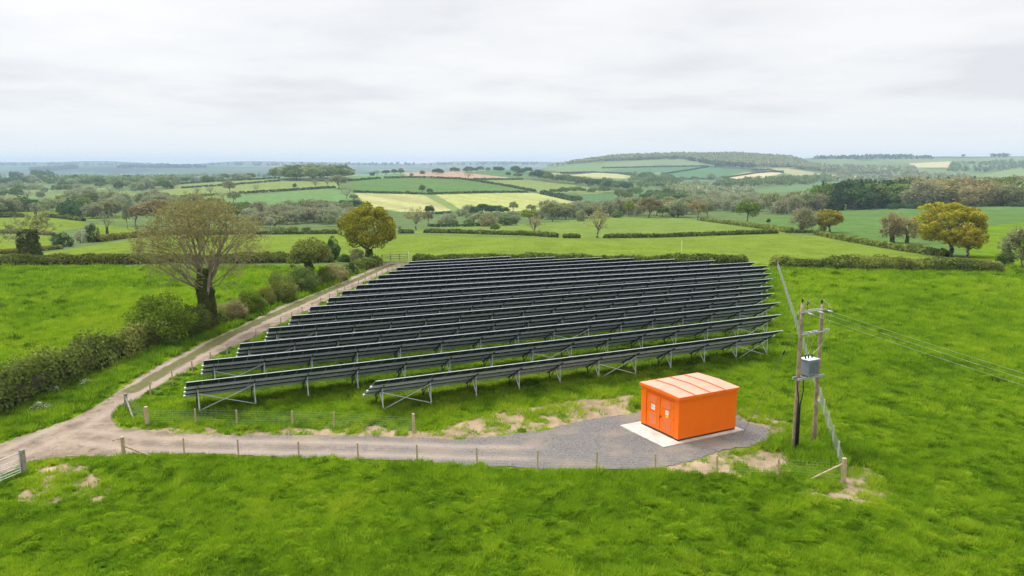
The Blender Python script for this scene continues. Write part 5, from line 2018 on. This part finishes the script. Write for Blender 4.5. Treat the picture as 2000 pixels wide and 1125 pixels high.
# ------------------------------------------------------------------ single trees and shrubs one can point to
T = [
    (58, 507, 96, 108, 'budding', 'olivegrey', 'ivy-covered tree with bare twigs on top at the far left'),
    (210, 461, 52, 30, 'bare', 'greybrown', 'slim bare tree behind the white-flowering shrubs at left'),
    (70, 424, 30, 28, 'bare', 'greybrown', 'small bare tree standing on the dark hedge at the far left'),
    (249, 447, 52, 14, 'tall', 'greybrown', 'thin upright tree just left of the pair of tan oaks'),
    (266, 442, 42, 36, 'round', 'tan', 'smaller left one of the two tan oaks behind the bare ash'),
    (306, 442, 54, 72, 'dense', 'tan', 'bigger right one of the two tan oaks behind the bare ash'),
    (219, 424, 30, 36, 'dense', 'darkgreen', 'dark evergreen tree left of the tan oaks'),
    (34, 392, 28, 26, 'dense', 'green', 'round dark green tree low in the left valley'),
    (52, 393, 22, 30, 'bare', 'greybrown', 'greyish bare tree beside the round green one in the left valley'),
    (121, 404, 24, 22, 'round', 'lime', 'yellow-green tree in the left valley wood'),
    (148, 400, 36, 34, 'bare', 'greybrown', 'tallest grey bare tree in the left valley'),
    (176, 379, 14, 24, 'dense', 'green', 'low round green tree left of the hill field'),
    (196, 366, 20, 24, 'dense', 'green', 'rounded green tree behind the left valley fields'),
    (233, 374, 22, 20, 'dense', 'green', 'leaning green tree at the left foot of the hill'),
    (215, 376, 13, 16, 'bare', 'pinkbrown', 'small brown tree at the left foot of the hill'),
    (362, 384, 13, 9, 'bare', 'greybrown', 'tiniest of three bare trees on the hill hedge'),
    (384, 384, 19, 18, 'bare', 'greybrown', 'middle of three bare trees on the hill hedge'),
    (412, 381, 18, 18, 'bare', 'greybrown', 'right-hand one of three bare trees on the hill hedge'),
    (323, 388, 13, 18, 'dense', 'olivegrey', 'bushy tree left of the three bare trees'),
    (298, 390, 12, 22, 'bush', 'darkgreen', 'dark bush at the left end of the hill hedge'),
    (448, 378, 25, 26, 'round', 'olivegrey', 'olive tree where the hill hedge breaks above the bare ash'),
    (436, 390, 19, 25, 'bare', 'greybrown', 'grey bare tree directly above the bare ash crown'),
    (457, 396, 22, 28, 'round', 'olivegrey', 'pale olive tree just right of the bare ash top'),
    (478, 415, 22, 28, 'dense', 'green', 'green tree beside the right flank of the bare ash crown'),
    (336, 369, 8, 10, 'bush', 'darkgreen', 'tiny dark bush alone in the upper left hill field'),
    (500, 375, 16, 17, 'bare', 'greybrown', 'single bare tree on the hedge left of the hilltop wood'),
    (576, 369, 11, 8, 'tall', 'darkgreen', 'small dark upright tree below the hilltop wood'),
    (617, 368, 19, 20, 'bare', 'greybrown', 'grey bare tree on the hedge under the hilltop wood'),
    (640, 364, 14, 15, 'bare', 'greybrown', 'small grey bare tree under the right part of the hilltop wood'),
    (661, 369, 27, 36, 'round', 'olivegrey', 'big grey-brown tree at the right end of the hilltop wood'),
    (677, 389, 25, 26, 'bare', 'greybrown', 'brown bare tree left of the pale stubble corner'),
    (691, 393, 14, 18, 'round', 'olivegrey', 'small olive tree at the pale stubble corner'),
    (528, 449, 25, 21, 'round', 'blossom', 'pale blossoming round tree by the straight hedge'),
    (811, 450, 46, 46, 'budding', 'tan', 'large pale tan tree standing right of the spreading oak'),
    (836, 438, 25, 22, 'round', 'olivegrey', 'yellowish tree touching the right of the pale tan tree'),
    (839, 422, 22, 21, 'dense', 'darkgreen', 'dark evergreen just above the pale tan tree'),
    (825, 379, 18, 15, 'round', 'green', 'taller one of two trees on the dark crop hedge'),
    (840, 380, 12, 12, 'round', 'darkgreen', 'smaller one of two trees on the dark crop hedge'),
    (915, 351, 21, 21, 'bare', 'greybrown', 'grey bare tree at the corner of the brown ploughed field'),
    (804, 347, 9, 9, 'round', 'rust', 'small brown tree at the left end of the ploughed field'),
    (967, 455, 19, 20, 'dense', 'green', 'round green tree standing on the middle field hedge'),
    (1003, 414, 20, 20, 'round', 'olivegrey', 'grey-green round tree at the foot of the pale stubble'),
    (1038, 416, 17, 22, 'dense', 'olivegrey', 'olive round tree right of the grey-green one below the stubble'),
    (1035, 438, 29, 38, 'round', 'lime', 'lime green tree behind the small tan oak'),
    (1044, 459, 40, 40, 'budding', 'tan', 'small tan oak on the middle field hedge'),
    (1168, 465, 56, 62, 'budding', 'tan', 'lone tan oak with open branches in the middle field hedge gap'),
    (1078, 433, 39, 40, 'round', 'olivegrey', 'big olive tree at the left of the middle tree belt'),
    (1129, 400, 19, 20, 'dense', 'green', 'round green tree above the middle tree belt'),
    (1228, 424, 32, 24, 'round', 'lime', 'bright yellow-green tree at the left of the right-hand belt'),
    (1268, 425, 41, 52, 'dense', 'rust', 'broad orange-brown tree in the right-hand belt'),
    (1324, 425, 34, 42, 'hazy', 'greybrown', 'grey-tan bare tree in the right-hand belt'),
    (1364, 430, 40, 40, 'dense', 'tan', 'ochre oak at the right end of the right-hand belt'),
    (1380, 425, 30, 30, 'round', 'olivegrey', 'pale olive tree just behind the ochre oak'),
    (1294, 424, 22, 26, 'dense', 'green', 'low green tree in front of the right-hand belt'),
    (1269, 381, 11, 17, 'dense', 'green', 'round green tree on the hedge of the sloping far field'),
    (1460, 439, 48, 50, 'dense', 'brightgreen', 'bright green round tree on the olive hedge'),
    (1566, 454, 50, 58, 'hazy', 'pinkbrown', 'pinkish round bare tree right of the bright green tree'),
    (1618, 454, 47, 58, 'oak', 'golden', 'small golden oak right of the pinkish bare tree'),
    (1501, 438, 11, 8, 'tall', 'darkgreen', 'tiny dark tree in the green crop field'),
    (1742, 474, 58, 56, 'hazy', 'tan', 'tan bare tree left of the golden oaks'),
    (1771, 476, 56, 44, 'hazy', 'tan', 'tan ivy-stemmed tree between the tan bare tree and the golden oaks'),
    (1993, 526, 82, 84, 'hazy', 'olivegrey', 'large grey-green twiggy tree cut by the right edge'),
    (1594, 412, 50, 36, 'tall', 'brightgreen', 'bright green tree at the left end of the dark conifer wood'),
    (1634, 411, 26, 26, 'round', 'lime', 'lime tree in front of the dark conifer wood'),
    (1820, 404, 42, 26, 'round', 'lime', 'yellow-green tree in the mixed wood above the green crop'),
    (728, 339, 7, 14, 'bush', 'darkgreen', 'low dark bush at the left of the skyline trees'),
    (737, 339, 11, 15, 'bare', 'greybrown', 'bare tree in the skyline row left of the ploughed field'),
    (754, 339, 10, 17, 'dense', 'darkgreen', 'darkest round tree in the skyline row'),
    (770, 340, 11, 14, 'dense', 'green', 'round tree right of the darkest one on the skyline'),
    (783, 343, 14, 13, 'round', 'olivegrey', 'olive tree at the right end of the skyline row'),
    (825, 337, 7, 13, 'bush', 'darkgreen', 'low dark tree alone above the ploughed field'),
    (1186, 314, 6, 7, 'round', 'darkgreen', 'tiny tree standing up from the hill wood edge'),
    (993, 345, 10, 12, 'round', 'darkgreen', 'dark tree on the far edge of the ploughed field'),
    (1012, 348, 10, 18, 'round', 'green', 'pair-like green tree above the right end of the ploughed field'),
    (1881, 308, 7, 8, 'dense', 'darkgreen', 'lone dark tree on the right skyline'),
]
for (x, y, h, w, shp, leaf, lab) in T:
    ym = 1420 if y > 336 else 4600
    o = plant(x, y, h, w, shp, leaf, lab, ymax=ym)
    if x == 58:
        add_ivy(o, .17, .0, .60, 1300, .03)
    if x in (210, 70, 1566, 1771, 1742):
        add_ivy(o, .07, .0, .34, 260, .028)
SH = [
    (124, 482, 30, 44, 'darkgreen', 'large dark round shrub by the rough left hedge'),
    (160, 474, 26, 28, 'blossom', 'white-flowering shrub beside the large dark round one'),
    (181, 473, 38, 28, 'darkgreen', 'upright dark shrub right of the white-flowering one'),
    (175, 446, 12, 22, 'blossom', 'small white blossoming bush behind the upright dark shrub'),
    (19, 449, 11, 15, 'hedge', 'small round bush alone in the far left field'),
    (268, 460, 10, 20, 'darkgreen', 'small dark bush at the left of the curving hedge'),
    (296, 459, 19, 28, 'green', 'green bush under the bigger tan oak'),
    (267, 448, 6, 9, 'olivegrey', 'tiny pale bush below the smaller tan oak'),
    (494, 450, 11, 28, 'olivegrey', 'low olive bush left of the blossoming round tree'),
    (544, 450, 10, 24, 'olivegrey', 'grey-green bush right of the blossoming round tree'),
    (571, 450, 9, 32, 'hedgemix', 'wide low bush further right along the straight hedge'),
    (598, 450, 7, 22, 'darkgreen', 'dark low bush before the grey wood'),
    (780, 447, 8, 10, 'blossom', 'small white bush between the spreading oak and the pale tan tree'),
    (994, 440, 15, 44, 'darkgreen', 'wide dark evergreen thicket below the pale stubble'),
    (916, 441, 14, 26, 'green', 'rounded green bush in the valley below the stubble'),
    (953, 442, 25, 40, 'rust', 'brownish bush left of the wide dark thicket'),
    (860, 440, 12, 14, 'olivegrey', 'little olive bush right of the pale tan tree'),
    (886, 441, 13, 20, 'green', 'green bush between the olive one and the brown one'),
    (1135, 432, 24, 24, 'olivegrey', 'pale round bush at the front of the middle belt'),
    (1205, 425, 15, 26, 'green', 'round green bush between the two tree belts'),
    (1606, 453, 16, 16, 'hedgemix', 'small bush at the foot of the small golden oak'),
    (1964, 519, 30, 36, 'darkgreen', 'dark spiky shrub before the twiggy tree at the right edge'),
]
for (x, y, h, w, leaf, lab) in SH:
    shrub(x, y, h, w, leaf, lab)

# ------------------------------------------------------------------ belts and woods, tree by tree
scatter([(-20, 412), (60, 410), (150, 412), (236, 424), (200, 428), (80, 420), (-20, 421)], 22,
        [(3, 'bush', 'darkgreen', 'dark evergreen in the left valley wood'), (3, 'bare', 'greybrown', 'grey leafless tree in the left valley wood'),
         (2, 'bare', 'pinkbrown', 'brownish leafless tree in the left valley wood'), (1, 'round', 'green', 'green leafy tree in the left valley wood'), (3, 'round', 'olivegrey', 'olive leafy tree in the left valley wood')], (25, 37), 1.15, 'left valley wood', 700, 8)
scatter([(100, 392), (330, 398), (480, 418), (470, 432), (300, 420), (150, 404)], 28,
        [(4, 'bare', 'greybrown', 'grey leafless tree in the wood below the left hill'), (2, 'bare', 'pinkbrown', 'brownish leafless tree in the wood below the left hill'),
         (4, 'round', 'olivegrey', 'olive tree in the wood below the left hill'), (1, 'dense', 'green', 'green tree in the wood below the left hill')], (24, 34), 1.2, 'wood below the left hill', 800, 10)
scatter([(484, 424), (680, 414), (700, 446), (484, 448)], 34,
        [(5, 'bare', 'greybrown', 'grey leafless tree in the wood behind the straight hedge'), (3, 'bare', 'pinkbrown', 'brownish leafless tree in the wood behind the straight hedge'),
         (2, 'round', 'olivegrey', 'olive tree in the wood behind the straight hedge')], (24, 34), 1.15, 'grey wood behind the straight hedge', 800, 9)
scatter([(576, 411), (630, 409), (705, 402), (705, 407), (630, 416), (576, 416)], 13,
        [(4, 'dense', 'darkgreen', 'dark evergreen along the top of the grey wood')], (11, 18), 1.3, 'dark evergreens above the grey wood', 900, 7)
scatter([(541, 349), (600, 347), (680, 345), (676, 352), (610, 354), (550, 353)], 38,
        [(4, 'dense', 'green', 'green tree of the hilltop wood'), (2, 'round', 'olivegrey', 'olive tree of the hilltop wood')], (22, 30), 1.1, 'hilltop wood', 1300, 5)
scatter([(350, 357), (400, 354), (492, 349), (492, 352), (400, 357), (350, 360)], 14,
        [(3, 'dense', 'green', 'green tree in the row on the left hill crest'), (2, 'bare', 'greybrown', 'bare tree in the row on the left hill crest')], (10, 15), 1.1, 'row on the left hill crest', 1300, 6)
scatter([(258, 366), (330, 358), (350, 361), (330, 368), (262, 376)], 20,
        [(3, 'bare', 'greybrown', 'grey leafless tree left of the hill'), (1, 'dense', 'green', 'green tree left of the hill')], (16, 24), 1.1, 'trees left of the hill', 1500, 7)
scatter([(846, 339), (900, 334), (985, 329), (985, 333), (900, 338), (850, 342)], 15,
        [(3, 'dense', 'darkgreen', 'dark tree in the belt on the middle skyline'), (1, 'round', 'green', 'green tree in the belt on the middle skyline')], (8, 12), 1.25, 'belt on the middle skyline', 1700, 5)
scatter([(985, 333), (1060, 341), (1060, 347), (985, 336)], 8,
        [(1, 'dense', 'darkgreen', 'dark tree linking the skyline belt and the long dark belt')], (9, 13), 1.25, 'link of the skyline belt', 1700, 6)
scatter([(1045, 350), (1110, 356), (1180, 364), (1235, 372), (1225, 376), (1160, 368), (1090, 358), (1045, 353)], 26,
        [(4, 'dense', 'green', 'green tree in the long dark belt on the middle hill'), (2, 'dense', 'darkgreen', 'dark tree in the long dark belt on the middle hill')], (15, 20), 1.2, 'long dark belt', 1500, 7)
scatter([(1070, 377), (1140, 375), (1185, 374), (1185, 378), (1140, 380), (1070, 380)], 10,
        [(1, 'dense', 'green', 'green tree in the short row over the sloping crop')], (9, 15), 1.2, 'short row over the sloping crop', 1200, 7)
scatter([(900, 418), (985, 412), (985, 418), (900, 424)], 8,
        [(2, 'dense', 'darkgreen', 'dark round tree at the foot of the pale stubble'), (1, 'bare', 'greybrown', 'grey tree at the foot of the pale stubble')], (15, 19), 1.3, 'trees at the foot of the stubble', 800, 9)
scatter([(870, 428), (1030, 424), (1060, 428), (1030, 434), (870, 438)], 15,
        [(2, 'bare', 'greybrown', 'grey leafless tree in the valley below the stubble'), (2, 'round', 'olivegrey', 'olive tree in the valley below the stubble'), (1, 'bush', 'green', 'green bush-like tree in the valley below the stubble')], (12, 20), 1.2, 'valley below the stubble', 800, 9)
scatter([(1060, 424), (1220, 416), (1220, 421), (1150, 427), (1060, 431)], 20,
        [(4, 'bare', 'greybrown', 'grey leafless tree in the middle tree belt'), (2, 'round', 'olivegrey', 'olive tree in the middle tree belt'), (1, 'bare', 'pinkbrown', 'brownish tree in the middle tree belt')], (26, 38), 1.05, 'middle tree belt', 700, 8)
scatter([(1215, 418), (1350, 417), (1400, 424), (1350, 425), (1220, 423)], 14,
        [(3, 'round', 'olivegrey', 'olive tree in the right-hand tree belt'), (2, 'bare', 'pinkbrown', 'brownish tree in the right-hand tree belt'), (2, 'dense', 'tan', 'tan tree in the right-hand tree belt')], (24, 36), 1.1, 'right-hand tree belt', 700, 9)
scatter([(1355, 398), (1480, 402), (1520, 414), (1450, 417), (1400, 414), (1355, 408)], 24,
        [(4, 'bare', 'greybrown', 'grey leafless tree in the wood behind the bright green tree'), (3, 'bare', 'pinkbrown', 'brownish tree in the wood behind the bright green tree'), (1, 'round', 'olivegrey', 'olive tree in the wood behind the bright green tree')], (22, 32), 1.15, 'wood behind the bright green tree', 800, 9)
scatter([(1500, 412), (1590, 404), (1590, 418), (1500, 423)], 16,
        [(3, 'bare', 'pinkbrown', 'brownish tree left of the conifer wood'), (3, 'round', 'olivegrey', 'olive tree left of the conifer wood'), (1, 'round', 'rust', 'russet tree left of the conifer wood')], (28, 42), 1.05, 'brown wood left of the conifers', 620, 9)
scatter([(1590, 408), (1700, 400), (1765, 396), (1765, 405), (1700, 409), (1600, 413)], 48,
        [(6, 'conifer', 'conifer', 'dark conifer in the plantation above the green crop'), (2, 'tall', 'green', 'green leafy tree among the conifers above the green crop'), (1, 'dense', 'darkgreen', 'dark round tree in the plantation above the green crop')], (46, 62), 1.1, 'conifer plantation', 560, 7)
scatter([(1765, 385), (1920, 378), (1920, 390), (1765, 394)], 18,
        [(1, 'conifer', 'conifer', 'conifer rising behind the mixed wood')], (46, 58), 1.15, 'conifers behind the mixed wood', 700, 8)
scatter([(1745, 396), (1850, 393), (2040, 390), (2040, 402), (1850, 405), (1745, 408)], 58,
        [(3, 'round', 'olivegrey', 'olive tree in the mixed wood above the green crop'), (3, 'bare', 'tan', 'tan tree in the mixed wood above the green crop'),
         (2, 'dense', 'green', 'green tree in the mixed wood above the green crop'), (2, 'bare', 'pinkbrown', 'brownish tree in the mixed wood above the green crop'), (1, 'round', 'rust', 'russet tree in the mixed wood above the green crop')], (44, 60), 1.1, 'mixed wood above the crop', 620, 9)
scatter([(1745, 405), (2040, 399), (2040, 404), (1745, 409)], 16,
        [(1, 'bush', 'darkgreen', 'dark bush along the edge of the mixed wood')], (9, 15), 1.3, 'dark bushes at the wood edge', 620, 12)

scatter([(-30, 352), (330, 350), (330, 372), (200, 376), (240, 384), (-30, 390)], 50,
        [(3, 'bare', 'greybrown', 'grey tree of the left lowland'), (3, 'dense', 'green', 'green tree of the left lowland'), (2, 'bush', 'darkgreen', 'dark bush of the left lowland')], (9, 18), 1.25, 'left lowland trees', 2300, 8)
scatter([(1190, 385), (1460, 380), (1500, 396), (1360, 402), (1190, 392)], 26,
        [(3, 'bare', 'greybrown', 'grey tree above the right-hand belt'), (2, 'dense', 'green', 'green tree above the right-hand belt')], (12, 22), 1.25, 'trees above the right-hand belt', 1400, 8)
scatter([(1225, 340), (1420, 352), (1440, 376), (1300, 374), (1235, 362)], 34,
        [(3, 'dense', 'green', 'green tree between the far hill fields'), (2, 'bare', 'greybrown', 'grey tree between the far hill fields')], (8, 14), 1.3, 'trees between the far hill fields', 2200, 8)
scatter([(480, 408), (575, 408), (575, 416), (480, 416)], 10,
        [(3, 'bare', 'greybrown', 'grey tree at the foot of the left hill'), (2, 'round', 'olivegrey', 'olive tree at the foot of the left hill')], (12, 20), 1.25, 'trees at the foot of the left hill', 1000, 9)
plant_woods(222)

# far woods that read as one mass
canopy('woodland', 'grey-green wood covering the top of the far right hill', [
    ([(1062, 329), (1110, 319), (1130, 311), (1200, 305), (1300, 303), (1450, 303), (1545, 309), (1620, 336), (1540, 327), (1480, 326), (1400, 322), (1345, 312), (1335, 309), (1180, 315), (1110, 321)], 3600, 13, 'olivegrey', 3.0),
    ([(1340, 312), (1400, 320), (1480, 327), (1400, 326)], 120, 13, 'darkgreen', 3.0)])
canopy('woodland', 'scattered bluish woods over the right-hand far slopes', [
    ([(1590, 340), (1700, 348), (1800, 340), (1880, 345), (1900, 352), (1700, 358), (1590, 352)], 210, 9, 'olivegrey', 2.6),
    ([(1580, 322), (1700, 326), (1790, 328), (1790, 340), (1650, 342), (1600, 334)], 260, 10, 'olivegrey', 3.0),
    ([(1858, 320), (2060, 312), (2060, 326), (1930, 336), (1850, 336)], 200, 12, 'green', 3.0),
    ([(1575, 308), (1690, 305), (1820, 307), (1820, 311), (1690, 311), (1580, 311)], 160, 12, 'darkgreen', 3.4),
    ([(1690, 304.8), (1780, 306), (1780, 308), (1690, 307)], 60, 14, 'darkgreen', 3.4),
    ([(1935, 306.4), (1970, 306), (1970, 307.4), (1935, 307.6)], 30, 18, 'darkgreen', 3.4)])
canopy('woodland', 'rounded copses between the fields below the wooded hill', [
    ([(1230, 346), (1310, 344), (1330, 360), (1300, 368), (1230, 366)], 130, 9, 'green', 1.9),
    ([(1300, 364), (1360, 362), (1400, 374), (1360, 384), (1300, 376)], 80, 9, 'olivegrey', 1.7),
    ([(1360, 374), (1460, 370), (1480, 388), (1380, 392)], 120, 8, 'greybrown', 1.6)])
canopy('woodland', 'long green wood under the beige hill field', [
    ([(1408, 360), (1500, 352), (1620, 350), (1625, 357), (1540, 363), (1420, 365)], 260, 11, 'green', 2.0)])
canopy('woodland', 'hazy hedgerow trees scattered over the far left lowland', [
    ([(70, 350), (260, 352), (330, 352), (330, 360), (200, 362), (75, 358)], 240, 10, 'green', 2.4),
    ([(0, 356), (50, 354), (50, 358), (0, 360)], 40, 9, 'darkgreen', 2.4),
    ([(40, 368), (80, 366), (80, 370), (40, 371)], 30, 8, 'olivegrey', 1.8),
    ([(-40, 344), (12, 343), (12, 346), (-40, 347)], 30, 16, 'darkgreen', 3),
    ([(22, 345), (45, 344), (45, 346), (22, 347)], 20, 12, 'darkgreen', 3), ([(66, 347), (98, 346), (98, 349), (66, 350)], 34, 16, 'darkgreen', 3),
    ([(100, 342), (560, 344), (560, 347), (100, 346)], 150, 11, 'green', 4)])
canopy('woodland', 'blue wooded patches on the most distant hills', [
    ([(60, 331), (150, 326), (150, 330), (60, 335)], 130, 16, 'darkgreen', 9), ([(230, 326), (400, 325), (400, 328), (230, 329)], 130, 14, 'darkgreen', 9),
    ([(0, 320), (330, 321.5), (330, 323.5), (0, 324)], 90, 14, 'darkgreen', 11), ([(400, 320), (1050, 319.5), (1050, 323), (400, 324)], 130, 14, 'darkgreen', 11)])

# ------------------------------------------------------------------ sky, light, air
SUN = unit(np.array((-.42, .40, .95)))
sel = math.asin(SUN[2])
saz = math.atan2(SUN[0], SUN[1])
W = bpy.data.worlds.new('World')
scene.world = W
W.use_nodes = True
nt = W.node_tree
nt.nodes.clear()
out = N(nt, 'ShaderNodeOutputWorld')
sky = N(nt, 'ShaderNodeTexSky')
sky.sky_type = 'NISHITA'
sky.sun_disc = False
sky.sun_elevation = sel
sky.sun_rotation = saz
b1 = N(nt, 'ShaderNodeBackground')
b1.inputs['Strength'].default_value = .10
nt.links.new(sky.outputs[0], b1.inputs[0])
tc = N(nt, 'ShaderNodeTexCoord')
sp = N(nt, 'ShaderNodeSeparateXYZ')
nt.links.new(tc.outputs['Generated'], sp.inputs[0])
zz = math_(nt, 'MAXIMUM', sp.outputs[2], 0.0)
den = math_(nt, 'ADD', zz, .10)
cx = N(nt, 'ShaderNodeCombineXYZ')
nt.links.new(math_(nt, 'DIVIDE', sp.outputs[0], den), cx.inputs[0])
nt.links.new(math_(nt, 'DIVIDE', sp.outputs[1], den), cx.inputs[1])
n1 = noise(nt, cx.outputs[0], .85, 6, .52)
n2 = noise(nt, cx.outputs[0], .35, 3, .5)
cl = math_(nt, 'ADD', math_(nt, 'MULTIPLY', n1, .6), math_(nt, 'MULTIPLY', n2, .4))
cloud = ramp(nt, cl, [(.40, (.78, .785, .815)), (.485, (.885, .89, .905)), (.57, (.945, .945, .95))])
low = mixc(nt, step(nt, zz, .0, .10), (.87, .90, .92), cloud)
gain = math_(nt, 'MULTIPLY_ADD', step(nt, zz, .20, .90), .9, 1.0)
dt_ = N(nt, 'ShaderNodeVectorMath', operation='DOT_PRODUCT')      # thin cloud glows round the hidden sun
nt.links.new(tc.outputs['Generated'], dt_.inputs[0])
dt_.inputs[1].default_value = tuple(SUN)
glow = math_(nt, 'POWER', math_(nt, 'MAXIMUM', dt_.outputs['Value'], 0.0), 11.0)
gain = math_(nt, 'MULTIPLY_ADD', glow, 7.5, gain)
b2 = N(nt, 'ShaderNodeBackground')
nt.links.new(low, b2.inputs[0])
nt.links.new(gain, b2.inputs['Strength'])
mx = N(nt, 'ShaderNodeMixShader')
mx.inputs[0].default_value = .93
nt.links.new(b1.outputs[0], mx.inputs[1])
nt.links.new(b2.outputs[0], mx.inputs[2])
nt.links.new(mx.outputs[0], out.inputs[0])

sl = bpy.data.lights.new('sun', 'SUN')
sl.energy = 1.5
sl.angle = math.radians(11)
sl.color = (1.0, .96, .90)
slo = bpy.data.objects.new('sun', sl)
COL.objects.link(slo)
slo.rotation_euler = Vector(tuple(SUN)).to_track_quat('Z', 'Y').to_euler()
slo.location = (0, 0, 120)

hz, nt, nd, lk = nodemat('valley_haze')
out = N(nt, 'ShaderNodeOutputMaterial')
pv = N(nt, 'ShaderNodeVolumePrincipled')
pv.inputs['Color'].default_value = (.50, .63, .85, 1)
pv.inputs['Density'].default_value = HAZE
pv.inputs['Anisotropy'].default_value = 0.0
lk.new(pv.outputs[0], out.inputs['Volume'])
mb = MB()
zlo, zhi = float(GZ.min()) - 3, float(GZ.max()) + 22.0

mb.box((0, 5100, (zlo + zhi) / 2), (28000, 11200, zhi - zlo))
ho = mb.build('haze', hz)
tag(ho, 'pale bluish haze thickening towards the far hills', 'haze', kind='stuff')

scene.view_settings.view_transform = 'Standard'
scene.view_settings.look = 'None'
scene.view_settings.exposure = 0.08
scene.view_settings.gamma = 1.0
scene.view_settings.use_curve_mapping = False
cy = scene.cycles
cy.max_bounces = 6
cy.diffuse_bounces = 3
cy.glossy_bounces = 2
cy.transmission_bounces = 3
cy.volume_bounces = 1
cy.transparent_max_bounces = 8
cy.use_denoising = True
cy.denoiser = 'OPENIMAGEDENOISE'
cy.denoising_input_passes = 'RGB_ALBEDO_NORMAL'
cy.denoising_prefilter = 'NONE'
cy.use_adaptive_sampling = False
